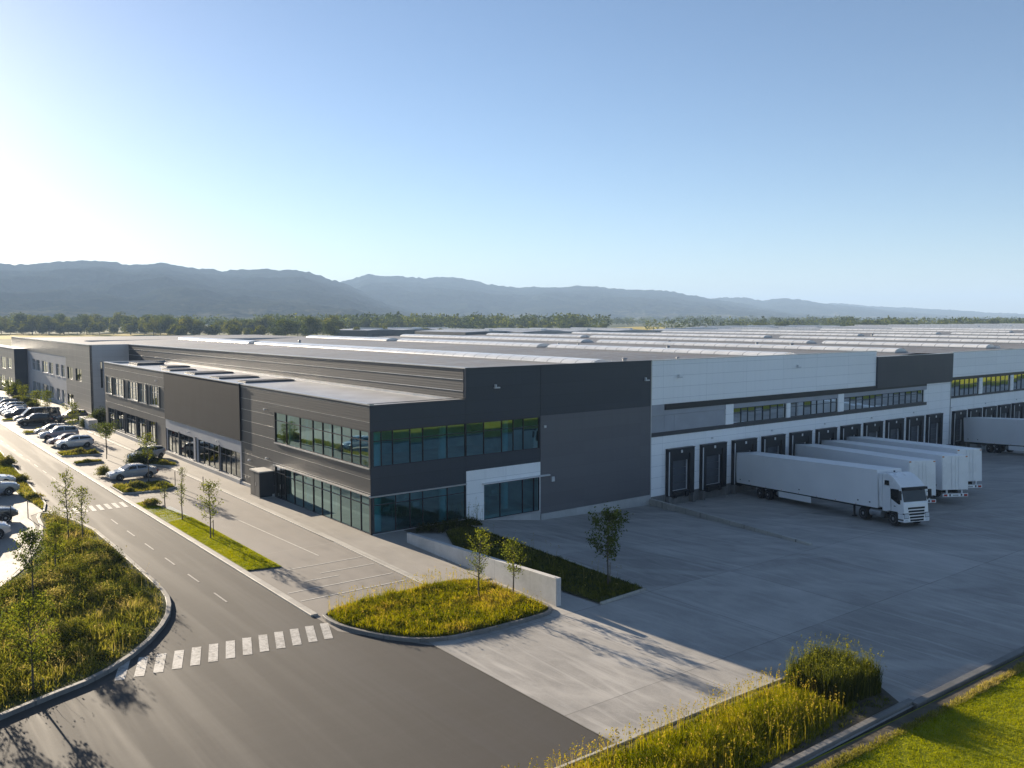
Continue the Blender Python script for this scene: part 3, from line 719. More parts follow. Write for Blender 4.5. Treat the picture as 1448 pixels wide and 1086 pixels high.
# --- rooms behind the corner glass
add(WH, 'floor_slab', MB().box(.3,.3,-.3,16,25,.0).box(.3,.3,3.4,16,25,4.2).box(.3,.3,8.0,16,25,8.3), 'interior')
add(WH, 'room_wall', MB().box(.4,9.0,.01,15.9,9.2,3.39).box(7.5,9.3,.01,7.7,24.9,3.39).box(.4,10,4.21,15.9,10.2,7.99).box(7.5,10.3,4.21,7.7,24.9,7.99).box(.31,25.0,.0,16,25.3,8.3).box(15.99,.31,-.3,16.2,25,8.3), 'interior_wall')
cm = MB()
for x,y in ((1.15,1.1),(1.15,9.0-.6),(7.0,1.2),(13.5,1.6),(1.2,16.5),(1.2,13.0)):
    for z0,z1 in ((0.01,3.38),(4.22,7.98)): cm.cyl((x,y,z0),(x,y,z1),.28,n=14)
add(WH, 'column', cm, 'column', smooth=True)
fm = MB()
for x,y in ((2.6,3.2),(3.9,4.6),(5.4,3.4),(2.4,6.2),(5.8,6.4),(11.4,3.0),(13.4,3.6)):
    fm.box(x,y,.72,x+1.5,y+.75,.76); 
    for dx,dy in ((.05,.05),(1.4,.05),(.05,.66),(1.4,.66)): fm.box(x+dx,y+dy,.01,x+dx+.05,y+dy+.05,.72)
    fm.box(x+.4,y+.3,.76,x+1.0,y+.34,1.15)
add(WH, 'office_desk', fm, 'curtain')
add(WH, 'room_wall', MB().box(.45,25.6,.0,7.9,25.8,9).box(6.0,25.9,.5,6.2,77.9,9.0).box(.45,25.9,4.25,5.9,77.9,4.6).box(.45,25.9,.3,5.9,77.9,.45), 'interior')
bl = MB()
for a,b in lg+ug[:]: 
    if random.random() < .7:
        z0,z1 = (.8,3.2) if (a,b) in lg else (5.4,7.6)
        bl.box(.42,a+.3,z1-random.uniform(.5,1.6),.44,a+(b-a)*random.uniform(.3,.6),z1)
for a,b in grp: bl.box(.42,a+(b-a)*.55,.7,.44,a+(b-a)*.8,2.9)
add(WH, 'blind', bl, 'curtain')
# --- loading side: white wall (X 29.3 onward)
DX = [31.45+4.87*i for i in range(11)]; DX2 = [86.9+4.43*i for i in range(14)]
dh = [(x+.75,x+2.95,-.55,2.5) for x in DX]; dh2 = [(x+.75,x+2.65,-.55,2.5) for x in DX2]
sh = [(29.4,80.05,4.9,7.85)]
add(WH, 'wall', wall_mb('y', 0, .3, 29.3, 67.95, 7.86, 12.0), 'white_wall')
add(WH, 'wall', wall_mb('y', 0, .3, 29.3, 86.35, -.8, 4.85, dh), 'white_wall')
add(WH, 'plinth', MB().box(29.44,-.03,-2.6,86.29,.3,-.81), 'kerb_dark')
add(WH, 'wall', wall_mb('y', 0, .3, 80.1, 86.35, 4.852, 7.56), 'white_wall')
add(WH, 'wall', MB().box(67.96,-.22,7.57,86.35,.3,11.3), 'dark_front', )
add(WH, 'wall', wall_mb('y', -.02, .32, 86.4, 150, 8.1, 11.4), 'white_wall')
add(WH, 'wall', wall_mb('y', -.02, .32, 86.4, 150, -.8, 5.3, dh2), 'white_wall')
add(WH, 'plinth', MB().box(86.42,-.05,-2.6,150,.3,-.81), 'kerb_dark')
add(WH, 'wall', MB().box(150.05,-.01,-2.6,330,.3,11.4), 'white_wall')
add(WH, 'coping', MB().box(29.37,-.05,12.002,67.95,.33,12.05).box(86.38,-.07,11.402,330,.3,11.46).box(67.97,-.26,11.302,86.37,.3,11.35), 'trim')
add(WH, 'corner_trim', MB().box(29.31,-.06,-1.6,29.42,-.002,11.99).box(86.352,-.08,-2,86.395,.2,11.4).box(86.30,-.06,-1.8,86.35,-.002,7.5), 'trim')
# ribbon of windows and panels
add(WH, 'sill_band', MB().box(29.42,-.08,4.852,80.05,.2,5.24).box(86.42,-.08,5.302,150,.2,5.5), 'dark_trim')
add(WH, 'soffit_band', MB().box(31.2,-.12,7.3,67.9,.1,7.858).box(67.95,-.03,7.3,80.05,.1,7.56).box(86.42,-.1,7.75,150,.1,8.098), 'frame')
add(WH, 'fascia_band', MB().box(29.42,-.02,6.82,80.05,.15,7.298).box(29.42,-.021,7.3,31.19,.15,7.855), 'band_grey')
gm = MB()
for a,b in ((29.43,31.2),(31.23,32.6),(32.63,40.1)): gm.box(a,.02,5.242,b,.15,6.80)
add(WH, 'infill_panel', gm, 'box_panel' if False else 'band_grey')
pr_ = [(40.15,41.35),(50.3,51.0),(60.05,61.2),(70.5,70.9)]
for q in ((40.15,-.06,5.242,41.35,.2,7.29),(50.3,-.05,5.242,51.0,.2,6.81),(60.05,-.06,5.242,61.2,.2,7.29),(79.4,-.04,5.242,80.05,.2,6.81)): add(WH, 'pier', MB().box(*q), 'white_wall')
for a,b in ((41.36,50.29),(51.01,60.04),(61.21,79.39)):
    n = 7 if b-a < 10 else 13
    window(WH, 'y', .06, a, b, 5.25, 6.81, [a+(b-a)*(k+random.uniform(-.12,.12))/n for k in range(1,n)], [6.35], 'glass_strip', rec=.08, bar=.05)
e0 = 86.42
for k,a in enumerate((94.3,103.9,113.6,123.2,132.9,142.6)):
    window(WH, 'y', .04, e0, a, 5.51, 7.74, [e0+(a-e0)*j/6 for j in range(1,6)], [7.0], 'glass_strip', rec=.08, bar=.05); add(WH, 'pier', MB().box(a+.01,-.05,5.51,a+.99,.2,7.74), 'white_wall'); e0 = a+1.0
# room behind the ribbon windows
add(WH, 'room_wall', MB().box(41,3.2,4.5,150,3.4,8.0).box(41,.32,4.4,150,3.2,4.6).box(29.6,6.0,-2.6,150,6.2,4.3).box(29.6,.4,-.75,150,6.0,-.6), 'interior')

def dock(x, w, i, sec):
    yw = 0 if sec == 1 else -.02
    s = MB(); d = -.38
    s.box(x,d,-.95,x+.62,yw-.002,3.0); s.box(x+w-.62,d,-.95,x+w,yw-.002,3.0); s.box(x,d,3.0,x+w,yw-.002,3.52)
    s.box(x+.62,d+.12,2.35,x+w-.62,yw-.002,3.0); s.box(x+.62,-.28,-1.15,x+w-.62,-.06,-.76)
    o = s.build('dock_shelter', M['dock'], WH)
    e = MB().box(x+.04,d-.03,-.9,x+.16,d-.002,3.3); e.build('guide_strip', M['lamp'], o)
    h = MB().box(x-.03,d-.05,3.522,x+w+.03,yw-.002,3.58); h.build('shelter_flashing', M['dark_trim'], o)
    b = MB().box(x+w*.47,d-.04,3.1,x+w*.47+.22,d-.002,3.36); b.build('dock_sign', M['lamp'], o)
    # panel door part way up on some bays
    up = [0,0,0,.25,0,0,0,0,0,0,.0][i % 11] if sec == 1 else [.0,0,.35,.5,.2][i % 5]
    dm = MB()
    z = -.55+up*2.9
    for k in range(4):
        if z+.72*k < 2.45: dm.box(x+.75,.06,z+.72*k,x+w-.75,.10,min(2.5,z+.72*(k+1)-.02))
    dd = dm.build('dock_door', M['dock_door'], o)
    dm = MB().box(x+.85,.03,.05+up*2.9,x+1.0,.055,.35+up*2.9); dm.build('door_handle', M['frame'], dd)
    g = MB().box(x+w-1.05,d+.14,-.5,x+w-.97,d+.19,2.3); g.build('guide_strip', M['metal_grey'], o)
    l = MB(); l.box(x+.78,-.40,-.75,x+w-.78,-.04,-.57); l.box(x+.9,-.42,-1.2,x+1.2,-.282,-.78); l.box(x+w-1.2,-.42,-1.2,x+w-.9,-.282,-.78); l.build('dock_leveller', M['chassis'], o)
    [MB().box(x+q,-.55,-2.1,x+q+.35,-.06,-1.0).build('dock_kerb_block', M['kerb_dark'], o) for q in (-.05,w-.3)]
for i,x in enumerate(DX): dock(x, 3.7, i, 1)
for i,x in enumerate(DX2): dock(x, 3.4, i, 2)
def lamp(*boxes):
    m = MB()
    for q in boxes: m.box(*q)
    m.build('wall_lamp', M['lamp'], WH)
for x in np.arange(38,148,9.7): lamp((x,-.16,4.0,x+.16,-.004,4.14))
for x,z in ((11.3,10.35),(28.5,10.2),(33,10.3),(52,10.6)): lamp((x-.25,-.42,z,x+.25,-.2,z+.1),(x-.05,-.22,z+.1,x+.05,-.03,z+.3))
lamp((16.4,-.16,6.75,16.6,-.055,6.95)); lamp((17.2,-.2,2.1,17.5,-.055,2.5))
for y,z in ((23.2,2.6),(19.0,3.3),(19.2,7.7),(41,3.4),(32,3.4),(52.5,8.4)): lamp((-.3,y-.12,z,-.16,y+.12,z+.16),(-.162,y-.03,z+.02,-.01,y+.03,z+.1))
# --- hall roof: low ridges under the skylights
SKX = [27,55,78,104,134,168,206,250,298]
rx = [8.6,14]; rz = [11.2,11.35]
for k,x in enumerate(SKX):
    rx += [x, (x+(SKX[k+1] if k+1 < len(SKX) else 330))/2]; rz += [11.52,11.1]
rx[-1] = 330
m = MB()
for i in range(len(rx)-1):
    m.quad((rx[i],.3,rz[i]),(rx[i+1],.3,rz[i+1]),(rx[i+1],132,rz[i+1]),(rx[i],132,rz[i]))
add(WH, 'roof', m, 'roof')
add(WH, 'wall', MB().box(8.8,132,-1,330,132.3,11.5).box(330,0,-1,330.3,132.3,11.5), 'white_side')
gap = {0:[(4,87),(90,128)],1:[(3,44),(46.5,88),(92,128)],2:[(2.5,58),(62,126)],3:[(3,30),(33,88),(91,127)],4:[(4,60),(64,128)]}
for k,x in enumerate(SKX):
    for a,b in gap.get(k, [(4,58),(62,126)]):
        w = 1.45; prof = [(x+math.cos(t)*w, 11.45+.12+math.sin(t)*.5) for t in np.linspace(math.pi,0,9)]
        m = MB(); prof2 = [(x+w,11.35)]+prof[::-1]+[(x-w,11.35)]
        m.xprism(prof2, a, b); sk = m.build('skylight', M['skylight'], WH, smooth=True)
        c = MB().box(x-w-.14,a-.12,11.2,x-w-.005,b+.12,11.6).box(x+w+.005,a-.12,11.2,x+w+.14,b+.12,11.6).box(x-w,a-.12,11.2,x+w,a-.01,11.66).box(x-w,b+.01,11.2,x+w,b+.12,11.66)
        c.build('skylight_kerb', M['metal_grey'], sk)
for k in range(30):
    x = random.uniform(12,200); y = random.uniform(3,110)
    if min(abs(x-q) for q in SKX) < 3: continue
    q = random.uniform(.2,.42); MB().cyl((x,y,11.1),(x,y,11.6),q*.7,q*.7,10).cyl((x,y,11.6),(x,y,11.72),q,q*.6,10).build('roof_vent', M['metal_grey'], WH)
# rooftop units on the office wing: each one a thing
def roof_unit(name, x, y, z, sx, sy, sz, label, cat='rooftop unit', mats=('box_panel','metal_grey'), group='units on the flat office roof'):
    e = empty(name, (x,y,z), 0, label, cat, group)
    MB().box(-sx/2,-sy/2,.06,sx/2,sy/2,sz).build('casing', M[mats[0]], e, bevel=.02)
    MB().box(-sx/2-.08,-sy/2-.08,0,sx/2+.08,sy/2+.08,.058).build('base_frame', M[mats[1]], e)
    g = MB()
    for k in range(5): g.box(-sx/2+.1,-sy/2+sy*(k+.2)/5,sz+.002,sx/2-.1,-sy/2+sy*(k+.8)/5,sz+.03)
    g.build('louvre', M['dark_trim'], e); return e
for k,(x,y,sx,sy,sz,l) in enumerate([(4.6,30.5,5.2,2.2,.16,'long low dark roof unit nearest the bright corner roof'),(4.0,38.0,4.4,3.0,.16,'square low dark roof unit behind the nearest one on the office roof'),
    (4.5,47.5,4.6,3.4,.17,'broad dark roof unit above the smooth dark wall panel'),(3.6,56.0,3.2,3.6,.17,'dark roof unit above the far window rows, near one of two'),
    (5.4,63.5,3.0,3.0,.18,'dark roof unit above the far window rows, far one of two'),(4.2,72.5,3.6,4.2,.3,'tallest grey unit at the far end of the office roof')]):
    roof_unit('roof_unit', x, y, 9.42, sx, sy, sz, l)
for k,(x,y) in enumerate(((43,4.5),(111,6))):
    roof_unit('roof_hatch', x, y, 11.2, 2.4, 1.6, .45, ['low pale roof hatch at the front edge between the first two skylights','low pale roof hatch furthest right on the hall roof'][k], 'roof hatch', ('lamp','metal_grey'), 'hatches on the hall roof')

# --- cabinet against the office wall
e = empty('utility_cabinet', (-.75,18.9,.06), 0, 'dark grey man-high metal cabinet standing against the office wall beside the glazed door', 'cabinet')
MB().box(-.6,-1.1,.05,.72,1.1,2.25).build('casing', M['dark_left'], e, bevel=.02)
MB().box(-.66,-1.16,2.252,.72,1.16,2.36).build('cap', M['trim'], e)
MB().box(-.615,-1.0,.15,-.602,-.05,2.15).box(-.615,.05,.15,-.602,1.0,2.15).build('door', M['box_panel'], e)
MB().box(-.66,-1.14,0,.72,1.14,.048).build('base', M['kerb'], e)
MB().box(-.63,-.2,1.0,-.617,-.12,1.3).build('handle', M['trim'], e)

# --- second warehouse up the road
B2 = empty('warehouse', (2.5,98.5,0), 0, 'pale and grey warehouse with square windows further up the road behind the car park', 'warehouse')
def b2(name, mb, mat): return mb.xf(Matrix.Translation((-2.5,-98.5,0))).build(name, M[mat], B2)
wu = [(147.2,150.6),(142.4,146.2),(134.5,140.1),(129.1,132.9),(123.3,126.4),(118.6,121.6)]; wlw = [(a,b) for a,b in wu]
hx = [(a,b,5.2,7.4) for a,b in wu]+[(a,b,.5,2.8) for a,b in wlw]
b2('wall', wall_mb('x', 2.5, .3, 117.3, 176, -.5, 9.0, hx), 'band_grey')
hx3 = [(111.9,116.2,5.15,7.3),(105,109.5,5.15,7.3),(111.8,116.6,.45,2.5)]
b2('wall', wall_mb('x', 2.47, .33, 98.5, 117.28, -.5, 9.0, hx3), 'grey_side')
b2('wall', MB().box(2.46,98.5,9.002,2.8,176,11.5), 'grey_side')
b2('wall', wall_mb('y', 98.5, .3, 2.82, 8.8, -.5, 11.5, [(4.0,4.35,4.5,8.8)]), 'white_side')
b2('roof', MB().box(2.8,98.8,11.2,8.7,176,11.35).box(8.7,132.4,11.2,60,176,11.35), 'roof')
b2('coping', MB().box(2.4,98.45,11.502,2.85,176,11.6).box(2.86,98.45,11.502,8.8,98.8,11.6), 'trim')
b2('wall', MB().box(60,132.4,-1,60.3,176,11.4).box(2.85,176,-1,60,176.3,11.4), 'white_side')
b2('room_wall', MB().box(4.6,99.5,-.3,4.8,175,9.0), 'interior')
b2('corner_trim', MB().box(2.42,98.40,-.5,2.56,98.49,11.5), 'frame')
b2('plinth', MB().box(2.3,98.5,-.5,2.455,117,.4).box(2.32,117.3,-.5,2.49,176,.38), 'plinth')
def b2win(*a, **k):
    w = window(None, *a, **k); 
    for o in [w, *w.children]: o.data.transform(Matrix.Translation((-2.5,-98.5,0)))
    w.parent = B2
for a,b in wu: b2win('x', 2.5, a, b, 5.2, 7.4, [(a+b)/2], [6.7], 'glass_dark', sill='lamp', rec=.18, fr='lamp')
for a,b in wlw: b2win('x', 2.5, a, b, .5, 2.8, [a+(b-a)*.35,a+(b-a)*.7], [], 'glass_dark', rec=.18, fr='lamp')
for h in hx3: b2win('x', 2.47, h[0], h[1], h[2], h[3], [(h[0]+h[1])/2], [], 'glass_dark', rec=.15, fr='frame')
b2win('y', 98.5, 4.0, 4.35, 4.5, 8.8, [], [7.2], 'glass_dark', rec=.1)
# dark annex projecting at its far end
B3 = empty('warehouse_annex', (0,156.2,0), 0, 'small dark box-shaped office block projecting at the far end of the pale warehouse', 'office block')
B3m = Matrix.Translation((0,-156.2,0))
hx4 = [(160,165,5.0,7.2),(168,174,4.6,7.2),(160,166,.4,3.0),(170,176,.4,3.0)]
for mb, n, mt in ((wall_mb('x', 0, .3, 156.5, 205, -.5, 9.3, hx4), 'wall', 'grey_side'), (MB().box(.0,156.2,-.5,2.44,156.49,9.3), 'wall', 'dark_front'), (MB().box(-.06,156.1,9.302,2.44,205,9.42), 'roof', 'trim'), (MB().box(1.6,157,-.3,1.7,204,9), 'room_wall', 'interior')):
    mb.xf(B3m).build(n, M[mt], B3)
for h in hx4:
    w = window(None, 'x', 0, *h, [(h[0]+h[1])/2], [], 'glass_dark', fr='trim')
    for o in [w, *w.children]: o.data.transform(B3m)
    w.parent = B3
# --- concrete walls
e = MB(); 
e.add([(1.0,-3.4,-.3),(1.32,-3.4,-.3),(.78,-20.4,-.3),(.42,-20.4,-.3),(1.0,-3.4,.75),(1.32,-3.4,.75),(.78,-20.4,1.58),(.42,-20.4,1.58)], [(0,3,2,1),(4,5,6,7),(0,1,5,4),(1,2,6,5),(2,3,7,6),(3,0,4,7)])
tag(e.build('retaining_wall', M['wall_conc'], bevel=.015), 'pale concrete retaining wall between the golden grass bed and the shaded planting strip', 'wall')
e = MB(); n = 12
ring = []
for k in range(n+1):
    f = k/n; x = 29.2+(23.8-29.2)*f; y = -.3-20.6*f; z = float(yz(max(x-.6,0),y)); t = z+.42*(1-f)+.16
    ring.append([(x-.15,y,-2.6),(x+.15,y,-2.6),(x+.15,y,t),(x-.15,y,t)])
e.loft(ring); tag(e.build('ramp_wall', M['kerb']), 'low concrete ramp wall running from the grey building corner into the truck yard', 'low wall')
e = MB()
for k in range(6): e.box(-2.1+.0*k,79.4+1.0*k,-.2,-.9,80.36+1.0*k,1.35+.02*(k%3))
tag(e.build('planter_wall', M['wall_conc'], bevel=.03), 'weathered concrete planter wall in the gap beside the far window rows', 'planter wall')

# ------------------------------------------------------------------ trucks
def wheel(parent, x, y, z, r, w, side, name='wheel', hub=.55):
    e = empty(name, (x,y,z), 0, parent=parent)
    m = MB(); n = 24; rings = []
    for (dx, rr) in ((-w/2,r*.80),(-w/2,r*.95),(-w*.38,r),(w*.38,r),(w/2,r*.95),(w/2,r*.66)):
        rings.append([(side*dx, math.cos(2*math.pi*k/n)*rr, math.sin(2*math.pi*k/n)*rr) for k in range(n)])
    m.loft(rings); m.build('tyre', M['tyre'], e, smooth=True)
    m = MB(); rings = []
    for (dx, rr) in ((w*.30,r*.66),(w*.50+.004,r*.64),(w*.44,r*.50),(w*.40,r*.30),(w*.52,r*.22),(w*.52,r*.05)):
        rings.append([(side*dx, math.cos(2*math.pi*k/n)*rr, math.sin(2*math.pi*k/n)*rr) for k in range(n)])
    m.loft(rings); m.build('rim', M['rim'], e, smooth=True)
    return e
def trailer(parent, L, w=2.4, hb=1.17, ht=4.17, doors_front=False, axle=4.0, skirt=True, legs=True):
    """box trailer along local +y; rear (dock end) at y = 0"""
    b = MB().box(-w/2,0,hb,w/2,L,ht).build('trailer_body', M['trailer_white'], parent, bevel=.035)
    t = MB()
    for s in (-1,1):
        t.box(s*(w/2+.012),.02,hb-.03,s*(w/2-.02),L-.02,hb+.09); t.box(s*(w/2+.010),.03,ht-.10,s*(w/2-.02),L-.03,ht+.012)
        for y in (.0,L-.09): t.box(s*(w/2+.014),y,hb+.10,s*(w/2-.02),y+.09,ht-.11)
    t.build('edge_rail', M['trailer_white'], b)
    t = MB()
    for s in (-1,1):
        for k in range(1,8): t.box(s*(w/2+.014),L*k/8-.04,hb+.02,s*(w/2+.002),L*k/8+.04,hb+.075)
    t.build('side_marker', M['amber'], b)
    t = MB()
    for y in (.6,2.2,L*.5,L-2.4,L-1.0): t.box(w/2+.003,y,hb+.3,w/2+.012,y+.16,hb+.40)
    t.build('side_plate', M['dark_trim'], b)
    t = MB().box(-.45,.3,hb-.32,-.33,L-.3,hb-.01).box(.33,.3,hb-.32,.45,L-.3,hb-.01)
    for k in range(int(L/2)): t.box(-w/2+.1,.8+2*k,hb-.14,w/2-.1,.9+2*k,hb-.012)
    t.build('chassis_rail', M['chassis'], parent)
    ax = [axle, axle+1.32]
    for y in ax:
        for s in (-1,1): wheel(parent, s*(w/2-.24), y, .5, .5, .42, s)
        MB().cyl((-w/2+.3,y,.5),(w/2-.3,y,.5),.08).build('axle', M['chassis'], parent)
    for y in ax:
        for s in (-1,1): MB().box(s*(w/2-.42),y-.5,1.03,s*(w/2-.04),y+.5,1.07).build('mudguard', M['chassis'], parent)
    if skirt:
        y0 = axle+2.6 if not doors_front else 6.0
        t = MB()
        for s in (-1,1): t.box(s*(w/2-.03),y0+.5,.5,s*(w/2-.06),y0+5.3,hb-.14)
        t.build('side_guard', M['trailer_white'], parent)
        MB().cyl((w/2-.5,y0-.2,.72),(w/2-.5,y0+.4,.72),.24,n=14).build('air_tank', M['metal_grey'], parent, smooth=True)
    if legs:
        y = L-3.4 if not doors_front else 3.2
        for s in (-1,1): MB().box(s*(w/2-.4),y,.12,s*(w/2-.52),y+.12,hb-.02).box(s*(w/2-.3),y-.1,.04,s*(w/2-.62),y+.22,.118).build('landing_leg', M['chassis'], parent)
    if doors_front:
        for s in (-1,1):
            d = MB().box(s*.02,L+.002,hb+.06,s*(w/2-.05),L+.03,ht-.08).build('rear_door', M['white_paint'], parent)
            r = MB(); 
            for x in (.32,): r.cyl((s*x,L+.055,hb+.1),(s*x,L+.055,ht-.12),.018,n=6); r.box(s*x-.05,L+.04,hb+.5,s*x+.05,L+.075,hb+.62)
            for z in (.4,1.2,2.0,2.6): r.box(s*(w/2-.16),L+.031,hb+z,s*(w/2-.04),L+.05,hb+z+.06)
            r.build('lock_rod', M['trailer_white'], d)
        u = MB().box(-w/2+.02,L-.06,.58,w/2-.02,L+.05,.86)
        for x in (-.7,.7): u.box(x-.05,L-.3,.862,x+.05,L-.1,hb-.02)
        ub = u.build('underrun_bar', M['white_paint'], parent)
        for s in (-1,1):
            MB().box(s*(w/2-.10),L+.052,.62,s*(w/2-.42),L+.075,.80).build('tail_lamp', M['tail'], parent)
            MB().box(s*(w/2-.03),L+.004,ht-.16,s*(w/2-.20),L+.035,ht-.07).build('marker_lamp', M['amber'], parent)
        MB().box(-.26,L+.052,.64,.26,L+.066,.76).build('number_plate', M['metal_grey'], parent)
        pl = MB(); 
        for x in (-.62,.45): pl.box(x,L+.052,.63,x+.14,L+.064,.82)
        pl.build('reflector_plate', M['dark_trim'], parent)
    return b
def tractor(parent, L, w=2.44):
    o = L+.5
    prof = [(0,1.0),(0,3.93),(.25,4.02),(.6,4.0),(.95,3.88),(1.3,3.68),(1.6,3.45),(1.85,3.22),(2.0,3.06),(2.20,2.0),(2.30,1.75),(2.34,.98),(1.66,.98),(1.66,1.1),(.66,1.1),(.62,1.0)]
    m = MB(); n = len(prof)
    def half(z, y): return w/2*(1-.10*max(0,(z-2.9)/1.1))*(1-.05*max(0,(y-1.6)/.74))
    L_ = [(-half(z,y), o+y, z) for y,z in prof]; R_ = [(half(z,y), o+y, z) for y,z in prof]
    m.add(L_+R_, [tuple(range(n)), tuple(range(n,2*n))[::-1]]+[(i,n+i,n+(i+1)%n,(i+1)%n) for i in range(n)])
    cab = m.build('cab', M['white_paint'], parent, bevel=.09)
    cab.data.polygons.foreach_set('use_smooth', [False]*len(cab.data.polygons))
    def fr(z): # front surface y at height z, between windscreen top and base
        return np.interp(z, [.98,1.75,2.0,3.08], [2.34,2.30,2.20,1.98])
    def hw(z): return half(z, fr(z))
    g = MB(); z0,z1 = 1.92,2.96
    g.add([(-hw(z0)+.07,o+fr(z0)+.014,z0),(hw(z0)-.07,o+fr(z0)+.014,z0),(hw(z1)-.09,o+fr(z1)+.014,z1),(-hw(z1)+.09,o+fr(z1)+.014,z1)], [(3,2,1,0)])
    g.build('windscreen', M['car_glass'], cab)
    v = MB().box(-1.1,o+1.98,2.95,1.1,o+2.34,3.02).box(-1.1,o+2.28,2.84,1.1,o+2.35,2.95); v.build('sun_visor', M['black'], cab)
    for s in (-1,1):
        x = lambda y,z: s*(half(z,y)+.008)
        g = MB(); P = [(1.02,2.08),(1.02,2.82),(1.12,2.86),(1.86,2.86),(1.98,2.1),(1.98,1.72),(1.78,1.72),(1.25,1.98)]
        g.add([(x(y,z),o+y,z) for y,z in P], [tuple(range(len(P)))[::s]]); g.build('side_window', M['car_glass'], cab)
        g = MB(); P = [(.3,3.08),(.3,3.45),(.78,3.45),(.82,3.08)]
        g.add([(x(y,z),o+y,z) for y,z in P], [tuple(range(4))[::s]]); g.build('sleeper_window', M['car_glass'], cab)
        g = MB().box(s*(w/2+.012),o+.98,1.12,s*(w/2-.01),o+1.0,2.9).box(s*(w/2+.012),o+1.30,1.50,s*(w/2-.01),o+1.48,1.56); g.build('door_handle', M['dark_trim'], cab)
        g = MB().box(s*(w/2+.32),o+2.12,2.1,s*(w/2+.10),o+2.28,2.8).box(s*(w/2+.1),o+2.16,2.6,s*(w/2-.05),o+2.2,2.66); g.build('mirror', M['black'], cab)
        MB().box(s*1.17,o+2.26,.70,s*.80,o+2.378,1.02).build('headlight', M['head'], cab); MB().box(s*1.19,o+2.20,.66,s*.78,o+2.37,1.06).build('headlight_frame', M['black'], cab); MB().box(s*1.1,o+2.33,.46,s*.84,o+2.372,.56).build('fog_lamp', M['head'], cab)
        MB().box(s*1.20,o+1.72,.50,s*1.235,o+2.30,.60).build('corner_trim', M['black'], cab)
        MB().box(s*(w/2-.05),o-.35,1.3,s*(w/2-.09),o-.005,3.9).build('side_deflector', M['white_paint'], cab)
        MB().cyl((s*(w/2-.30),o-1.5,.72),(s*(w/2-.30),o-.2,.72),.30,n=16).build('fuel_tank', M['metal_grey'], parent, smooth=True)
        wheel(parent, s*(w/2-.2), o+1.16, .52, .52, .36, s)
        wheel(parent, s*(w/2-.3), o-2.25, .52, .52, .56, s)
    b = MB().box(-w/2,o+1.70,.36,w/2,o+2.36,.975); b.build('bumper', M['white_paint'], cab, bevel=.05)
    g = MB()
    for z,hx_ in ((.44,.62),(.66,.66),(.90,.70),(1.12,.74),(1.36,.78)): g.box(-hx_,o+2.31,z,hx_,o+2.388-.03*(z>1.0),z+.14)
    g.build('grille', M['black'], cab)
    MB().box(-.22,o+2.362,.40,.22,o+2.376,.455).build('number_plate', M['metal_grey'], cab)
    MB().box(-.45,o-3.4,.72,-.3,o+1.6,.98).box(.3,o-3.4,.72,.45,o+1.6,.98).box(-.8,o-1.2,.4,.8,o+1.5,.71).build('chassis_rail', M['chassis'], parent)
    MB().box(-.5,o-2.6,.985,.5,o-1.9,1.15).build('fifth_wheel', M['black'], parent)
    MB().box(-.05,o+.02,3.9,.05,o+.10,4.12).build('roof_beacon', M['dark_trim'], cab)
    for s in (-1,1): MB().box(s*.62,o-2.85,1.06,s*1.2,o-1.65,1.1).build('mudguard', M['black'], parent)
PIT = R(4.45)
def parked(name, corner, psi, label, cat, group, w=2.4):
    a = R(psi); x, y = corner[0]+math.cos(a)*w/2, corner[1]-math.sin(a)*w/2
    return empty(name, (x,y,-1.86), math.pi-a, label, cat, group, rx=PIT)
t1 = parked('articulated_truck', (41.5,-.55), 19.6, 'white articulated lorry with its cab facing the yard, nearest of the parked trucks', 'truck', 'white trucks at the loading docks')
trailer(t1, 20.45); tractor(t1, 20.45)
for c, psi, L, lab in (((51.4,-.55), 30.2, 21.6, 'white box trailer without a cab, standing directly behind the nearest lorry'),
                       ((56.4,-.6), 30.5, 22.2, 'white box trailer in the middle of the three cabless ones behind the lorry'),
                       ((61.4,-.6), 30.8, 20.6, 'white box trailer furthest behind the lorry cab, last of the three cabless ones')):
    t = parked('box_trailer', c, psi, lab, 'trailer', 'white trucks at the loading docks'); trailer(t, L, doors_front=True, axle=L-5.6)
t = parked('box_trailer', (89.3,-.7), 20, 'white box trailer alone at the far docks, cut off by the right edge', 'trailer', 'white trucks at the loading docks')
t.location.z = -2.0+.2; trailer(t, 20.0, ht=4.4, hb=1.2)

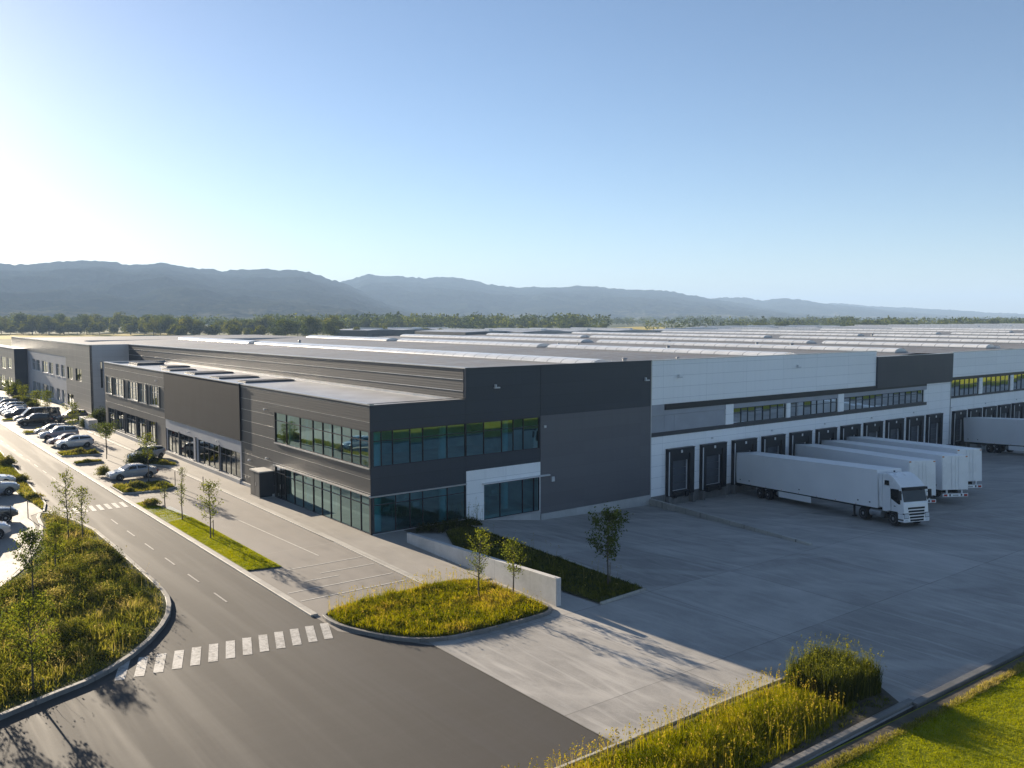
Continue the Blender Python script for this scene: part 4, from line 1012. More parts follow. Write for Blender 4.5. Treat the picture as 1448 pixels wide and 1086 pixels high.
# ------------------------------------------------------------------ cars
CARS = {
 'sedan': dict(L=4.6,W=1.8, bot=[(-2.3,.42),(-1.9,.26),(1.9,.24),(2.3,.36)], top=[(-2.3,.72),(-2.2,.98),(-1.6,1.03),(.95,.98),(1.6,.90),(2.15,.76),(2.3,.56)], roof=[(-1.75,1.0),(-.95,1.40),(-.3,1.46),(.25,1.43),(1.05,.98)], wheels=(-1.38,1.38), r=.33),
 'hatchback': dict(L=4.2,W=1.78, bot=[(-2.1,.42),(-1.8,.26),(1.75,.24),(2.1,.36)], top=[(-2.1,.75),(-2.05,1.0),(-1.6,1.05),(.85,1.0),(1.5,.92),(1.98,.76),(2.1,.56)], roof=[(-2.0,1.02),(-1.62,1.42),(-.5,1.53),(.15,1.49),(1.0,1.0)], wheels=(-1.25,1.3), r=.33),
 'suv': dict(L=4.65,W=1.88, bot=[(-2.3,.48),(-1.95,.34),(1.95,.32),(2.3,.44)], top=[(-2.3,.85),(-2.26,1.12),(-1.6,1.17),(.85,1.13),(1.7,1.06),(2.2,.92),(2.32,.62)], roof=[(-2.22,1.14),(-1.85,1.66),(-.6,1.76),(.1,1.73),(.95,1.12)], wheels=(-1.4,1.42), r=.38),
 'van': dict(L=6.4,W=2.0, bot=[(-3.2,.5),(-2.9,.36),(2.7,.34),(3.2,.45)], top=[(-3.2,.9),(-3.18,1.22),(-2.6,1.26),(1.9,1.22),(2.6,1.12),(3.05,.98),(3.2,.65)], roof=[(-3.16,1.24),(-3.02,2.2),(-1.2,2.32),(1.0,2.28),(2.05,1.22)], wheels=(-1.95,2.0), r=.38),
 'pickup': dict(L=5.2,W=1.9, bot=[(-2.6,.55),(-2.2,.42),(2.2,.40),(2.6,.5)], top=[(-2.6,.9),(-2.58,1.14),(-1.0,1.16),(.9,1.14),(1.8,1.07),(2.45,.96),(2.6,.65)], roof=[(-.95,1.14),(-.8,1.68),(-.1,1.76),(.3,1.72),(1.2,1.12)], wheels=(-1.6,1.65), r=.40),
}
def paint(name, c): return simple(name, c, .24, .25, .05, 1.2, coat=.6)
PAINT = {k: paint(k+' car paint', c) for k, c in dict(white=(.62,.63,.65), silver=(.36,.38,.41), grey=(.12,.125,.135), black=(.018,.019,.022), blue=(.03,.045,.08), maroon=(.07,.022,.025), navy=(.02,.028,.045)).items()}
def make_car(kind, color):
    c = CARS[kind]; W2 = c['W']/2
    e = empty(kind if kind not in ('suv',) else 'suv_car')
    xs = sorted(set(np.round(np.concatenate([np.linspace(-c['L']/2, c['L']/2, 25), [p[0] for p in c['top'] if abs(p[0]) <= c['L']/2]]), 3)))
    rings = []
    for x in xs:
        zb = np.interp(x, *zip(*c['bot'])); zt = np.interp(x, *zip(*c['top'])); u = abs(x)/(c['L']/2)
        hw = W2*(1-.16*u**6-.03*u**2); zm = zb+(zt-zb)*.55
        rings.append([(x,-hw*.90,zb),(x,-hw*.98,zb+.10),(x,-hw,zm),(x,-hw*.965,zt-.06),(x,-hw*.88,zt),(x,hw*.88,zt),(x,hw*.965,zt-.06),(x,hw,zm),(x,hw*.98,zb+.10),(x,hw*.90,zb)])
    body = MB().loft(rings)
    rs = c['roof']; rg = []
    rx_ = np.linspace(rs[0][0], rs[-1][0], 17)
    for x in rx_:
        z = np.interp(x, *zip(*rs)); zt = min(np.interp(x, *zip(*c['top'])), z); f = (z-zt)/(max(p[1] for p in rs)-1.0+.001)
        hw = W2*(.90-.17*min(1,max(0,f))); hb = W2*.90
        rg.append([(x,-hb,zt-.05),(x,-hw,z-.04*(z>zt+.1)),(x,-hw*.86,z),(x,hw*.86,z),(x,hw,z-.04*(z>zt+.1)),(x,hb,zt-.05)])
    body.loft(rg)
    b = body.build('body', PAINT[color], e, smooth=True)
    def roofz(x): return np.interp(x, *zip(*rs))
    def topz(x): return np.interp(x, *zip(*c['top']))
    xf0, xr0 = rs[-2][0], rs[1][0]; xf1, xr1 = rs[-1][0], rs[0][0]
    # windscreen and rear window
    def slope(xa, xb, t0, t1, nm):
        g = MB(); pa = (xa, roofz(xa)); pb = (xb, roofz(xb)); sg = 1 if xb > xa else -1; P = []
        for t, hwk in ((t0,.72),(t1,.80)):
            x = pa[0]+(pb[0]-pa[0])*t; z = pa[1]+(pb[1]-pa[1])*t; P.append((x+sg*.014, z+.014, W2*hwk))
        g.add([(P[0][0],-P[0][2],P[0][1]),(P[0][0],P[0][2],P[0][1]),(P[1][0],P[1][2],P[1][1]),(P[1][0],-P[1][2],P[1][1])], [(0,3,2,1) if sg > 0 else (0,1,2,3)])
        g.build(nm, M['car_glass'], b)
    slope(xf0, xf1, .08, .88, 'windscreen'); slope(xr0, xr1, .08, .80 if kind != 'van' else .5, 'rear_window')
    zr = max(p[1] for p in rs); fmax = zr-1.0+.001
    def sidehw(x, z): 
        zt = topz(x); z1 = max(roofz(x)-.04, zt+.05); t = min(1,max(0,(z-(zt-.05))/(z1-(zt-.05)))); f = (roofz(x)-zt)/fmax
        return W2*.90+(W2*(.90-.17*min(1,max(0,f)))-W2*.90)*t
    xs0, xs1 = xr1+.32, xf1-.26; mid = (xs0+xs1)/2+.05
    segs = [(xs0,mid-.05),(mid+.05,xs1)] if kind != 'van' else [(.7,xs1)]
    if kind == 'van': segs = [(-2.6,-1.3),(-1.2,.3),(.5,xs1)]
    for s in (-1,1):
        for a,bb in segs:
            pts = []
            n = 8
            for k in range(n+1):
                x = a+(bb-a)*k/n; zb_ = topz(x)+.05; zt_ = max(zb_+.01, roofz(x)-.10); pts.append((x, zb_, zt_))
            g = MB(); V = []
            for x, z0_, z1_ in pts: V += [(x, s*(sidehw(x,z0_)+.012), z0_), (x, s*(sidehw(x,z1_)+.012), z1_)]
            g.add(V, [((2*k,2*k+2,2*k+3,2*k+1) if s < 0 else (2*k,2*k+1,2*k+3,2*k+2)) for k in range(n)]); g.build('side_window', M['car_glass'], b)
        for x in c['wheels']:
            m = MB(); R_ = c['r']+.07; n = 18
            V = [(x+math.cos(t)*R_, s*(W2*(1-.03)+.006), c['r']+math.sin(t)*R_) for t in np.linspace(-.35, math.pi+.35, n)]
            m.add(V, [tuple(range(n))[::s]]); m.build('wheel_arch', M['black'], b)
            we = empty('wheel', (x, s*(W2-.085), c['r']), R(-90)*1, parent=e)
            # wheel() builds across local x, turn it so the axle lies across the car
            we2 = wheel(e, 0,0,0, c['r'], .21, 1)
            for ch in list(we2.children): ch.parent = we
            bpy.data.objects.remove(we2)
            we.rotation_euler.z = R(90) if s > 0 else R(-90)
        xf = c['L']/2; zf = topz(xf-.12)
        MB().box(xf-.26,s*W2*.52,zf-.16,xf-.02,s*W2*.86,zf-.04).build('headlight', M['head'], b)
        zr_ = topz(-xf+.05)
        MB().box(-xf-.006,s*W2*.5,zr_-.22,-xf+.20,s*W2*.86,zr_-.07).build('tail_light', M['tail'], b)
        mx = xs1-.1; MB().box(mx-.1,s*(W2*.90),topz(mx)+.03,mx+.05,s*(W2*.9+.17),topz(mx)+.16).build('mirror', PAINT[color], b)
    xf = c['L']/2
    MB().box(xf-.05,-W2*.45,.40,xf+.008,W2*.45,.52).box(xf-.05,-W2*.3,.58,xf+.006,W2*.3,.66).build('grille', M['black'], b)
    MB().box(-xf-.012,-.26,.62,-xf+.1,.26,.74).build('number_plate', M['metal_grey'], b)
    return e
PROTO = {}
def car(kind, color, x, y, rz, label, group='cars parked along the road', z=0):
    k = (kind, color)
    if k not in PROTO: PROTO[k] = e = make_car(kind, color)
    else: e = copy_tree(PROTO[k])
    e.location = (x, y, z); e.rotation_euler.z = rz; tag(e, label, 'van' if kind == 'van' else 'car', group); return e
A, B = 0, math.pi
car('sedan','silver',-7.55,35.3,B+.03,'silver saloon car parked alone beside the round bush, nearest on the building side')
car('hatchback','white',-7.5,61.8,B,'white hatchback at the near end of the row of four cars in the middle bays')
car('sedan','maroon',-7.6,65.0,B,'dark maroon car tucked close behind the white hatchback')
car('suv','silver',-7.5,71.3,B,'silver sport utility car behind the maroon car with its shiny bonnet to the road')
car('hatchback','grey',-7.4,76.6,B,'grey hatchback half hidden behind the silver sport utility car')
car('suv','black',-7.2,90.4,B,'black sport utility car in front of the long dark van')
car('van','navy',-6.2,94.3,B,'long dark navy van parked beyond the black sport utility car')
car('suv','grey',-1.8,92.6,B+.1,'dark grey car in the shade by the planter wall gap')
for i,(y,k,c,l) in enumerate([(103.2,'sedan','navy','dark navy saloon just past the long van'),(106.4,'sedan','white','white saloon, second car past the long van'),(109.8,'hatchback','silver','silver hatchback, third car past the long van'),(113.0,'suv','silver','silver sport utility car, fourth past the long van'),
    (116.5,'sedan','grey','grey saloon, fifth car past the long van'),(120.0,'suv','black','black sport utility car, sixth past the long van'),(124.0,'sedan','navy','dark saloon, seventh car past the long van'),(128.0,'hatchback','white','white hatchback, eighth car past the long van'),(132.5,'sedan','black','black saloon, last of the far row of cars')]):
    car(k,c,-7.2+.2*(i%2),y,B,l+' in the far parking row','cars in the far parking row')
car('hatchback','white',-3.1,46.6,B+.5,'white car mostly hidden behind the flat-topped shrub near the building windows')
car('suv','silver',-20.1,34.0,A+.02,'silver car nearest the road at the left edge, by the verge', 'cars in the left car park')
car('sedan','white',-19.6,39.2,A,'white saloon behind the silver car at the left edge', 'cars in the left car park')
car('pickup','grey',-22.3,21.9,A+.06,'grey pickup truck in the left car park beside two thin posts', 'cars in the left car park')
car('suv','white',-23.35,16.4,A+.06,'white sport utility car nearest the camera in the left car park', 'cars in the left car park')
tag(PROTO[('pickup','grey')], None, 'pickup')

# ------------------------------------------------------------------ trees
def sapling(x, y, h, r, label, seed, z=0., leaf='leaf', nl=900, start=.32, stake=False, lsize=.12, lean=0., narrow=1., shape=1., cat='tree', tr=.045, group='young street trees'):
    rg = random.Random(seed); e = empty('young_tree', (x,y,z), 0, label, cat, group)
    m = MB(); pts = []; n = 9
    for k in range(n+1):
        t = k/n; pts.append(Vector((lean*t*t*h+.03*h*math.sin(t*5+seed)*t*.6, .02*h*math.sin(t*4+seed*2)*t, h*t*.97)))
    for k in range(n): m.cyl(pts[k], pts[k+1], tr*(1-k/n)**.8+.008, tr*(1-(k+1)/n)**.8+.006, 7, caps=False)
    ends = []
    nb = int(15+h*2)
    for i in range(nb):
        t = start+(1-start)*(i+.5)/nb*.96; k = min(n-1,int(t*n)); p = pts[k].lerp(pts[k+1], t*n-k)
        prof = (math.sin(math.pi*min(1,max(0,(t-start)/(1-start)*.86+.12)))**.8)*shape+(1-shape)*.6
        L = r*prof*rg.uniform(.65,1.15); a = i*2.4+rg.uniform(-.5,.5); up = rg.uniform(.35,.95)*narrow
        d = Vector((math.cos(a), math.sin(a), up)).normalized(); q = p; segs = 4
        for s in range(segs):
            d2 = (d+Vector((rg.uniform(-.25,.25),rg.uniform(-.25,.25),.12*s))).normalized(); q2 = q+d2*L/segs*1.15
            m.cyl(q, q2, .014*(1-s/segs)*h/4+.005, .014*(1-(s+1)/segs)*h/4+.004, 5, caps=False); ends.append((q.lerp(q2,.5), L, s/segs)); ends.append((q2, L, (s+1)/segs))
            if s >= 1 and rg.random() < .7:
                d3 = (d2+Vector((rg.uniform(-.9,.9),rg.uniform(-.9,.9),rg.uniform(-.1,.5)))).normalized(); q3 = q2+d3*L*.28; m.cyl(q2,q3,.007,.004,4,caps=False); ends.append((q3,L,1.0))
            q = q2
    ends.append((pts[-1], r*.5, 1)); 
    m.build('trunk', M['bark'], e)
    nl = int(nl*1.15); rn = np.random.default_rng(seed); C = np.array([tuple(q) for q,_,_ in ends]); wt = np.array([.25+f for _,_,f in ends]); wt /= wt.sum()
    idx = rn.choice(len(C), nl, p=wt); c = C[idx]+rn.normal(size=(nl,3))*(.05+r*.075)
    tb = rn.random(len(C))*.5
    V,F,T = leaves(c, lsize*(.6+.8*rn.random(nl)), np.clip(.2+tb[idx]+rn.normal(size=nl)*.14,0,1), up=.1)
    arrays_to_mesh('crown', V, F, T, M[leaf], e)
    if stake:
        MB().cyl((.25,.1,-.05),(.25,.1,1.3),.03,n=6).cyl((.03,.02,1.1),(.25,.1,1.15),.012,n=5).build('stake', M['stake'], e)
    return e
TR = [
 (-9.62,6.37,4.2,.95,'young street tree on the bright lawn strip, leafy and nearest the crosswalk',1,dict(nl=800,z=.05,stake=True,lsize=.13)),
 (-9.4,13.6,2.9,.42,'slim pole-like young tree at the edge of the pale gravel patch',2,dict(nl=230,z=.05,start=.4,lsize=.11)),
 (5.25,-19.5,4.45,1.25,'dark round-crowned young tree standing in the shaded planting strip',3,dict(nl=1900,z=.1,leaf='leaf_dark',stake=True,lsize=.15,start=.34)),
 (-2.42,-17.0,4.0,.85,'thin sunlit young tree in the golden grass bed, left of two',4,dict(nl=900,z=.12,start=.28,lsize=.10)),
 (-.42,-17.6,3.15,.8,'smaller young tree in the golden grass bed against the retaining wall, right of two',5,dict(nl=850,z=.12,leaf='leaf',start=.36,lsize=.11)),
 (-22.5,-2.3,4.0,.95,'leafy young tree beside the left car park in the big planting bed',6,dict(nl=1500,z=.15,leaf='leaf_dark',lsize=.13,start=.38)),
 (-24.67,-15.6,3.9,1.2,'young tree rising from the near kerb corner of the big planting bed',7,dict(nl=1700,z=.15,lsize=.12,start=.3)),
 (-18.12,10.9,5.2,.85,'tall airy young tree at the narrow end of the big planting bed',8,dict(nl=620,z=.15,start=.3,lsize=.13,narrow=1.3)),
 (-17.2,10.8,3.9,.7,'shorter forked young tree right beside the tall airy one',9,dict(nl=480,z=.15,start=.3,lsize=.13)),
 (-20.3,3.4,3.0,.9,'yellow green bushy young tree behind the leafy one in the big bed',10,dict(nl=1300,z=.15,leaf='leaf',lsize=.12,start=.3)),
 (-26.4,-12.6,3.4,1.1,'young tree at the left edge of the picture in the big bed',11,dict(nl=1300,z=.15,leaf='leaf_dark',lsize=.12,start=.3)),
 (-28.3,-14.6,3.6,1.3,'bushy young tree by the kerb just past the left edge of the picture',12,dict(nl=1800,z=.15,lsize=.13,start=.2)),
 (-7.0,31.6,4.8,.9,'young tree with a loose crown on the planted island next to the silver saloon',13,dict(nl=600,z=.08,start=.5,lsize=.13)),
 (-6.7,49.3,3.9,1.4,'flat-topped young tree on the thin island in the middle of the bays',14,dict(nl=1100,z=.08,leaf='leaf_dark',start=.68,narrow=.4,lsize=.15)),
 (-5.1,74.4,4.5,1.1,'yellow green young tree among the parked cars by the grey hatchback',15,dict(nl=900,z=0,start=.3,lsize=.16)),
 (-4.0,98.6,4.4,1.2,'young tree in front of the dark gap between the buildings',16,dict(nl=700,start=.45,lsize=.18)),
 (-4.3,106,3.8,1.1,'young tree on the far pavement, first past the long van',17,dict(nl=600,start=.45,lsize=.2)),
 (-4.6,117,4.0,1.2,'young tree on the far pavement, second past the long van',18,dict(nl=600,start=.45,lsize=.2)),
 (-4.9,130,4.2,1.2,'young tree on the far pavement, third past the long van',19,dict(nl=600,start=.4,lsize=.2)),
 (-5.1,144,4.2,1.3,'young tree on the far pavement near the dark annex',20,dict(nl=600,start=.4,lsize=.22)),
 (-5.6,53.9,3.4,.9,'stubby young tree beside the thin island, half way along the bays',21,dict(nl=500,start=.55,lsize=.15,narrow=.5)),
 (-9.2,10.2+8.6,2.2,.5,'little shrubby sapling at the back of the pale gravel patch',22,dict(nl=220,z=.05,start=.35,lsize=.1)),
 (-6.0,24.6,2.4,.5,'small sapling in front of the planted island by the silver saloon',23,dict(nl=200,start=.4,lsize=.1)),
]
for x,y,h,r,l,sd_,k in TR: sapling(x,y,h,r,l,sd_,**k)
# bushes
def bush(name, x, y, r, h, label, n, tint, leaf='shrub', ls=(.08,.15), z=.1, sub=5, group='bushes around the car park'):
    e = empty(name, (x,y,z), 0, label, 'bush', group); cs = []
    rg = random.Random(int(abs(x*31+y*17)))
    for k in range(sub): a = k*2.4; cs.append((math.cos(a)*r*.4*rg.random(), math.sin(a)*r*.4*rg.random(), .05, r*rg.uniform(.55,.9), h*rg.uniform(.6,1)))
    arrays_to_mesh('foliage', *mound_parts(cs, n, tint=tint, lsize=ls), M[leaf], e)
    m = MB()
    for k in range(6): a = k*1.05; m.cyl((0,0,0),(math.cos(a)*r*.5,math.sin(a)*r*.5,h*.7),.02,.006,5,caps=False)
    m.build('stem', M['bark'], e)
bush('round_bush',-9.5,38.3,.75,1.1,'round yellow green bush at the tail of the silver saloon',900,(.55,.8))
bush('flat_bush',-4.3,43.6,1.7,1.3,'flat-topped dark bush hiding the white car near the building windows',700,(.1,.3))
bush('bush',.9,86.0,1.8,2.6,'dark tall bush in the shaded gap between the two buildings',420,(.05,.2), ls=(.12,.22))
bush('bush',-1.6,82.6,1.2,1.9,'leafy bush growing over the planter wall',500,(.2,.5), ls=(.1,.2))
bush('bush',-.9,150,2.0,2.6,'dark bush at the foot of the dark annex',300,(.05,.2), ls=(.15,.28))
bush('bush',-2.5,120,1.2,1.1,'low bush under the square windows of the pale warehouse, near one',400,(.2,.5), ls=(.12,.2))
bush('bush',-2.2,128,1.3,1.2,'low bush under the square windows of the pale warehouse, far one',400,(.2,.5), ls=(.12,.2))
for x,y,q,h,l in [(-8.6,29.8,.9,.9,'spreading low bush in the middle of the planted island by the silver saloon'),(-6.7,28.4,.7,.8,'small bush at the building end of the planted island by the saloon'),(-9.7,27.9,.5,.6,'smallest bush at the road end of the planted island by the saloon'),(-9.7,20.9,.8,.8,'low spreading bush at the back of the pale gravel patch'),
    (-8.2,56.0,1.0,.9,'bush on the planted island just before the white hatchback'),(-7.0,54.4,.7,.8,'smaller bush on the island before the white hatchback, nearer the building'),(-9.0,48.0,.6,.7,'tiny bush on the thin island in the middle bays'),(-8.2,80.3,1.0,1.0,'bush on the island beside the grey hatchback'),(-2.8,41.3,.8,.9,'low bush at the tip of the island near the building windows'),
    (-2.0,112,1.4,1.3,'bush under the dark cladding of the pale warehouse, near one'),(-2.6,136,1.5,1.4,'bush under the square windows, far end of the pale warehouse'),(-17.2,30,.8,.9,'bush on the verge beside the left car park, near one'),(-16.7,40,1.0,1.1,'bush on the verge beside the left car park, middle one'),(-16.2,52,1.2,1.4,'bush on the verge beside the left car park, far one')]:
    bush('bush',x,y,q*.9,h*.62,l,650,(.4,.95),ls=(.08,.16))
for k,(x,y,l) in enumerate([(-20.25,20.9,'thin dark post beside the grey pickup, left of two'),(-18.9,22.0,'thin brown post beside the grey pickup, right of two'),(-5.4,28.6,'thin post behind the planted island by the saloon'),(-4.2,24.2,'slim bollard post standing in the bay behind the lawn strip')]):
    e = empty('post', (x,y,0), 0, l, 'post', 'thin posts in the car parks'); MB().cyl((0,0,0),(0,0,1.35),.035,n=8).build('pole', M['stake' if k == 1 else 'chassis'], e); MB().cyl((0,0,1.352),(0,0,1.40),.05,.03,n=8).build('cap', M['chassis'], e)

# ------------------------------------------------------------------ grasses and planting
isl = shrink(smooth_poly(ISLAND,2), .22); bed = shrink(smooth_poly(BED,1), .3)
stuff('golden_grass', 'golden green ornamental grass filling the rounded island bed', [grass_parts(isl, 2700, 9, .08, .50, .12, .22, 3, (.0,1.0), .035, .8, .6), mound_parts([(x,y,.1,.18+.22*random.random(),.2+.2*random.random()) for x,y in sample_poly(isl,90)], 500, 8, (.05,.10), (.1,.8)), stalk_parts(isl, 260, .35, .75, .12, 4), stalk_parts([(-10.3,-13.5),(-10.4,-14.4),(-3,-13.8),(-.2,-14.6),(-.7,-13.4),(-3.3,-13.1)], 150, .5, 1.0, .12, 5)], M['grass_bright'])
near = [p for p in bed]
stuff('bed_grass', 'tall mixed grass and weeds covering the big roadside planting bed', [grass_parts(near, 5600, 8, .12, .80, .13, .30, 6, (-.1,1.0), .04, .55, .6, edge=1.2), stalk_parts(near, 800, .4, 1.0, .13, 7)], M['grass'])
cs = sample_poly(shrink(bed,.5), 620); rr = .2+.6*vnoise(cs,.45,31)*RNG.random(620)
ok = vnoise(cs,.3,33) > .34
stuff('bed_shrubs', 'low leafy ground cover growing through the big roadside planting bed', [mound_parts(np.column_stack([cs[ok], np.full(ok.sum(),.1), rr[ok]+.15, rr[ok]*1.1+.15]), 700, 8, (.06,.13), (-.05,.95))], M['shrub'], 'ground cover')
stuff('strip_grass', 'dark green grass and weeds in the shaded planting strip by the yard', [grass_parts(shrink(STRIP,.12), 2600, 8, .06, .30, .09, .2, 9, (.0,.4), .03, .5, .5), stalk_parts(shrink(STRIP,.12), 60, .5, 1.1, .09, 10)], M['grass'])
c2 = sample_poly([(2.4,-.5),(8.4,-.4),(8.3,-2.4),(4.6,-2.4)], 34); r2 = .2+.3*RNG.random(34)
stuff('strip_shrubs', 'dark shrubs at the foot of the shaded corner glazing', [mound_parts(np.column_stack([c2, np.full(34,.02), r2, r2*1.3]), 700, 11, (.06,.12), (.0,.35)), stalk_parts([(7.6,-.5),(9.6,-.4),(9.4,-1.8),(7.8,-1.8)], 30, .8, 1.8, 0, 12)], M['shrub'], 'ground cover')
flat('planting_bed', [(2.62,-.1),(9.0,-.1),(8.6,-2.2),(4.7,-2.45),(2.7,-1.2)], .07, M['soil'])
stuff('verge_grass', 'green weedy grass along the verge of the left car park', [grass_parts(VERGE, 3500, 6, .08, .4, .06, .25, 13, (.2,.8), .045, .3, .5)], M['grass'])
for p in ISL:
    stuff('island_planting', 'low mixed planting on a small parking island', [grass_parts(shrink(p,.1), 420, 8, .06, .4, .08, .25, 14, (.15,.8), .045, .6, .5)], M['grass'])
stuff('lawn_grass', 'short mown bright green grass on the strip beside the road', [grass_parts(shrink(LAWN,.08), 9000, 5, .03, .075, .05, .12, 15, (.3,.8), .02, .6, .6)], M['lawn'])
stuff('front_lawn', 'short bright green grass of the lawn in the bottom right corner', [grass_parts([(-9,-39.6),(4,-39.9),(16,-40.2),(26,-40.2),(20,-45),(2,-45.5),(-9,-44)], 21000, 5, .035, .10, .02, .14, 16, (.25,.85), .022, .35, .7)], M['lawn'])
stuff('edge_grass', 'ragged dry grass along the soil edge of the bottom right lawn', [grass_parts([(-6,-39.5),(4,-39.75),(30,-39.95),(30,-40.3),(4,-40.15),(-6,-39.9)], 1500, 8, .08, .30, .02, .15, 17, (.6,1.), .022, .5, .6)], M['grass'])
BRG = [(-15.8,-34.3),(-1,-34.35),(1.9,-34.5),(2.2,-37.6),(-1.5,-38.2),(-5,-38.3),(-15.8,-38.35)]
stuff('tall_grass', 'tall yellow green meadow grass in the bed at the bottom edge', [grass_parts(BRG, 4800, 9, .22, .85, .05, .20, 18, (.0,.85), .026, .7, .34, edge=1.5), stalk_parts(BRG, 800, .5, 1.0, .05, 19, .016), stalk_parts([(-15.8,-34.2),(-1,-34.25),(1,-34.4),(.8,-35),(-15.8,-35)], 260, .6, 1.1, .05, 20, .016)], M['grass_bright'])
COR = [(1.2,-34.6),(4.2,-34.45),(4.75,-36.4),(4.0,-37.6),(1.4,-37.3)]
stuff('reed_clump', 'tall dark reed-like grass clump at the corner of the bottom bed', [grass_parts(COR, 950, 13, .7, 1.6, .05, .28, 21, (.0,.30), .03, .9, .16), stalk_parts(COR, 380, 1.0, 1.8, .05, 22, .02, tint=.42)], M['grass'])
stuff('bed_edge_weeds', 'low weeds on bare soil at the corner of the bottom bed', [grass_parts([(1.4,-37.0),(4.1,-37.4),(3.5,-38.4),(-15,-38.4),(-15,-38.0)], 420, 6, .06, .22, .05, .15, 23, (.1,.5), .025, .6, .5)], M['grass'])

# ------------------------------------------------------------------ distant trees, woods, far buildings
def far_tree_mesh(name, h, r, seed, mat, conical=False, nlobe=20):
    rn = np.random.default_rng(seed); parts = []
    for k in range(nlobe):
        a = rn.random()*6.28; zz = h*(.25+.62*rn.random()); w = r*(1-((zz/h-.5)*1.4)**2)**.5 if not conical else r*(1.05-zz/h)
        d = w*.75*rn.random()**.5; rl = r*rn.uniform(.28,.5)*(1 if not conical else .6); n = int(170*rl*rl/(r*.4)**2)+40
        v = rn.normal(size=(n,3)); v /= np.linalg.norm(v,axis=1)[:,None]; p = v*rl*(.6+.5*rn.random((n,1)))*[1,1,.8]+[math.cos(a)*d, math.sin(a)*d, zz]
        parts.append(leaves(p, rn.uniform(.5,1.1,n), np.clip(.35+rn.normal()*.18+rn.normal(size=n)*.15,0,1), up=.2))
    V,F,T = join(parts)
    m = MB(); m.cyl((0,0,-.3),(0,0,h*.5),h*.022,h*.012,6)
    nv = len(V); V = np.vstack([V, np.array(m.v)]); 
    tf = [f for f in m.f]; F2 = []
    for f in tf:
        for k in range(1,len(f)-1): F2.append((f[0]+nv,f[k]+nv,f[k+1]+nv))
    o = arrays_to_mesh(name, V, np.vstack([F, np.array(F2)]), np.concatenate([T, np.zeros(len(m.v))]), mat)
    o.data.materials.append(M['bark'])
    mi = np.zeros(len(F)+len(F2), np.int32); mi[len(F):] = 1; o.data.polygons.foreach_set('material_index', mi)
    return o
def polar(px, D):
    a = R(52.37)-math.atan2(px-724,1250); c = math.cos(math.atan2(px-724,1250)); return (-30.8+D/c*math.cos(a), -56.9+D/c*math.sin(a))
FT = [far_tree_mesh('field_tree', 16, 8, 41, M['far_leaf']), far_tree_mesh('field_tree', 17, 7.5, 42, M['far_leaf_yellow']), far_tree_mesh('field_tree', 14, 6.5, 43, M['far_leaf']), far_tree_mesh('field_tree', 11, 6, 44, M['far_leaf_yellow'])]
used = set(); rg = random.Random(5)
def place_ft(k, px, D, s, label, group):
    o = FT[k] if k not in used else FT[k].copy()
    if k in used: COL.objects.link(o)
    used.add(k); x, y = polar(px, D); o.location = (x,y,-.1); o.rotation_euler.z = rg.random()*6.28; o.scale = (s*rg.uniform(.9,1.15),)*2+(s*rg.uniform(.9,1.1),); tag(o, label, 'tree', group)
g1 = 'large trees in a row beyond the field'; K = ['rounded dark green tree in the distant belt beyond the roofs and fields','broad tall olive tree in the distant belt beyond the yellow field','narrower dark tree in the distant belt beyond the roofs and fields','low olive tree at the front of the distant belt beyond the roofs']
for px in np.arange(-60,250,9.5): place_ft(rg.choice([0,0,1,2]), px+rg.uniform(-4,4), rg.uniform(820,980), rg.uniform(1.0,1.35), None, g1)
for px in np.arange(215,486,12): place_ft(rg.choice([0,1,1,2]), px+rg.uniform(-5,5), rg.uniform(720,830), rg.uniform(.75,1.1), None, g1)
for px in np.arange(-40,240,17): place_ft(3, px+rg.uniform(-7,7), rg.uniform(800,830), rg.uniform(.8,1.1), None, g1)
for px,D,s in ((404,640,1.05),(440,650,1.1),(468,660,.9)): place_ft(0, px, D, s, None, g1)
for px in list(np.arange(240,395,22))+list(np.arange(480,740,24)): place_ft(3, px+rg.uniform(-8,8), rg.uniform(650,760), rg.uniform(.6,.95), None, g1)
for px in list(np.arange(1180,1300,18)): place_ft(3, px+rg.uniform(-8,8), rg.uniform(800,950), rg.uniform(.6,.9), None, g1)
for px in np.arange(495,1450,11):
    if 850 < px < 990 or 1120 < px < 1180: continue
    D_ = rg.uniform(720,1150); place_ft(rg.choice([2,3,3,0]), px+rg.uniform(-6,6), D_, rg.uniform(.6,.95)*(D_/850)**.5, None, g1)
for o in [o for o in COL.objects if o.name.startswith('field_tree')]:
    for k in range(4):
        if o.data == FT[k].data: o['label'] = K[k]; o['group'] = g1+', '+['dark','broad','middling','low'][k]
n = 4600; px = RNG.uniform(-260,1760,n); D = np.where(RNG.random(n) < .5, 10**RNG.uniform(math.log10(900),math.log10(1700),n), 10**RNG.uniform(math.log10(1500),math.log10(3300),n))
XY = np.array([polar(a,b) for a,b in zip(px,D)]); kp = (vnoise(XY, .004, 61) > .40) | (D > 2000)
for po in ([(600,600),(800,600),(1150,900),(1150,1080),(850,930)],[(1150,560),(1300,540),(1600,680),(1480,760)]): kp &= ~in_poly(XY, po)
XY, D = XY[kp], D[kp]; n = len(XY)
parts = []; hgt = RNG.uniform(10,19,n)*np.where(vnoise(XY,.002,62) > .6, 1.25, 1.0); tt = RNG.random(n)
per = 64
v = RNG.normal(size=(n*per,3)); v /= np.linalg.norm(v,axis=1)[:,None]; rad = (.45+.5*RNG.random(n*per))
hh = np.repeat(hgt, per); cone = np.repeat(RNG.random(n) < .08, per)
w = np.where(cone, .30*(1.1-v[:,2]*.8), .58)
c = np.column_stack([np.repeat(XY[:,0],per)+v[:,0]*rad*hh*w, np.repeat(XY[:,1],per)+v[:,1]*rad*hh*w, hh*.55+v[:,2]*rad*hh*.42])
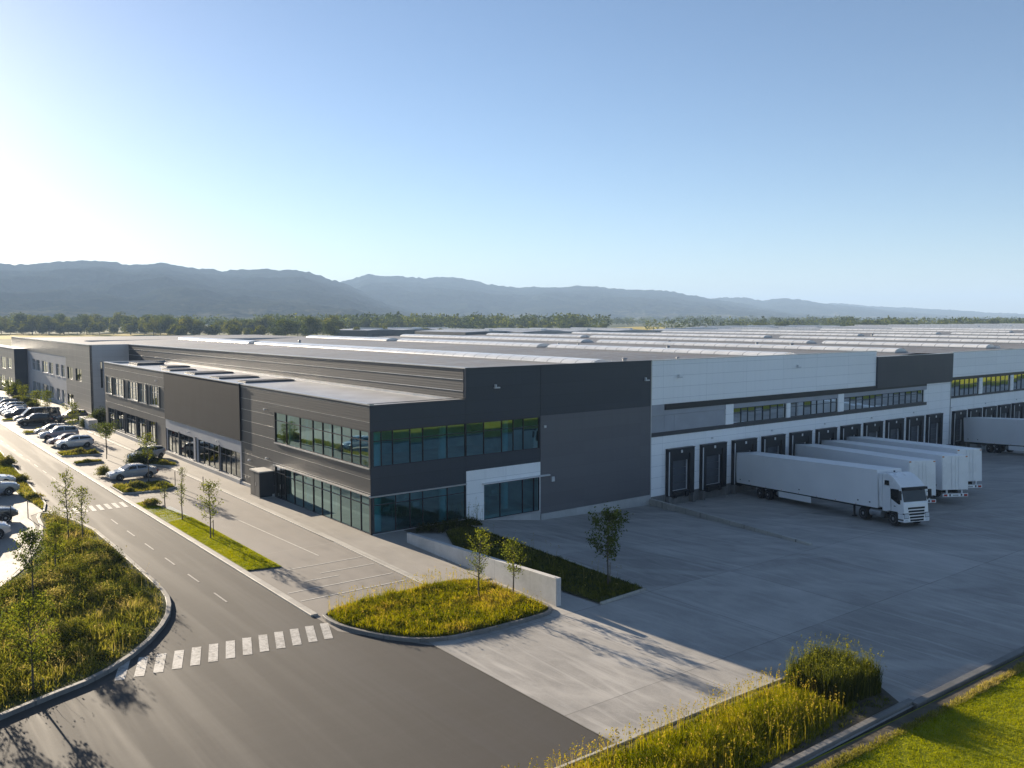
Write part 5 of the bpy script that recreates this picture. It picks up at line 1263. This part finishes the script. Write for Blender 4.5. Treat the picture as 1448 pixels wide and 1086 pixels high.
o = arrays_to_mesh('far_wood', *leaves(c, hh*RNG.uniform(.12,.21,n*per), np.clip(np.repeat(tt,per)*.7+RNG.normal(size=n*per)*.15,0,1), up=.3), M['far_leaf'])
tag(o, 'far-off belt of dark woodland spread across the plain below the hills', 'woodland', kind='stuff')

M['far_wall'] = simple('far building wall', (.30,.30,.30), .7, 0, .2, .05); M['far_roof'] = simple('far building roof', (.36,.37,.39), .45, .2, .2, .03); M['far_dark'] = simple('far dark wall', (.06,.065,.07), .7, 0, .2, .05)
def far_hall(px, D, sx, sy, h, dark, label, rz=0, sk=4):
    x, y = polar(px, D); e = empty('far_warehouse', (x,y,-.1), rz, label, 'warehouse', 'distant warehouses on the plain')
    MB().box(-sx/2,-sy/2,0,sx/2,sy/2,h).build('wall', M['far_dark' if dark else 'far_wall'], e)
    m = MB(); n = max(2,int(sx/40))
    for k in range(n): x0 = -sx/2+sx*k/n; x1 = x0+sx/n; xm = (x0+x1)/2; m.add([(x0,-sy/2-.2,h+.01),(xm,-sy/2-.2,h+.9),(x1,-sy/2-.2,h+.01),(x0,sy/2+.2,h+.01),(xm,sy/2+.2,h+.9),(x1,sy/2+.2,h+.01)], [(0,1,4,3),(1,2,5,4),(0,2,1),(3,4,5)])
    m.build('roof', M['far_roof'], e)
    for k in range(n): x0 = -sx/2+sx*(k+.5)/n; MB().box(x0-1.6,-sy/2+4,h+.8,x0+1.6,sy/2-4,h+1.7).build('skylight', M['skylight'], e)
    m = MB()
    for k in range(int(sx/14)): m.box(-sx/2+5+14*k,-sy/2-.12,h*.15,-sx/2+12+14*k,-sy/2-.002,h*.55)
    m.build('window', M['frame'], e)
far_hall(545,700,70,40,6.5,True,'dark low warehouse among the trees left of centre',.2)
far_hall(590,760,60,50,6,True,'second dark low warehouse beside the one left of centre',.2)
far_hall(700,600,90,60,7,True,'dark flat shed just behind the big roof near the picture centre',0)
far_hall(790,620,120,70,7,False,'pale flat warehouse behind the big roof right of centre',0)
far_hall(1090,820,160,80,7,False,'pale long warehouse below the woods, right of the yellow field',.1)
far_hall(1180,560,150,90,8,False,'wide pale warehouse just behind the big roof on the right',0)
far_hall(1400,640,260,90,9.5,False,'very long pale warehouse at the right edge of the plain',0)
far_hall(1330,430,190,80,8.5,False,'large grey warehouse with bright rooflights near the right edge',0)
far_hall(995,700,100,50,6.5,False,'small pale warehouse at the edge of the yellow field',.3)
far_hall(1480,500,200,110,9,False,'broad warehouse cut off by the right edge of the picture',0)

# ------------------------------------------------------------------ haze
def haze():
    o = MB().box(-13500,-7000,-4.2,13500,13500,345).build('haze', bpy.data.materials.new('summer haze'))
    o['kind'] = 'stuff'; m = o.data.materials[0]; m.use_nodes = True; n = m.node_tree.nodes; n.clear()
    out = n.new('ShaderNodeOutputMaterial'); v = n.new('ShaderNodeVolumePrincipled')
    v.inputs['Color'].default_value = (.48,.69,1,1); v.inputs['Density'].default_value = 1.5e-4; v.inputs['Anisotropy'].default_value = 0
    m.node_tree.links.new(v.outputs[0], out.inputs['Volume']); o.visible_shadow = True
    tag(o, 'thin pale summer haze over the plain', 'haze')
haze()
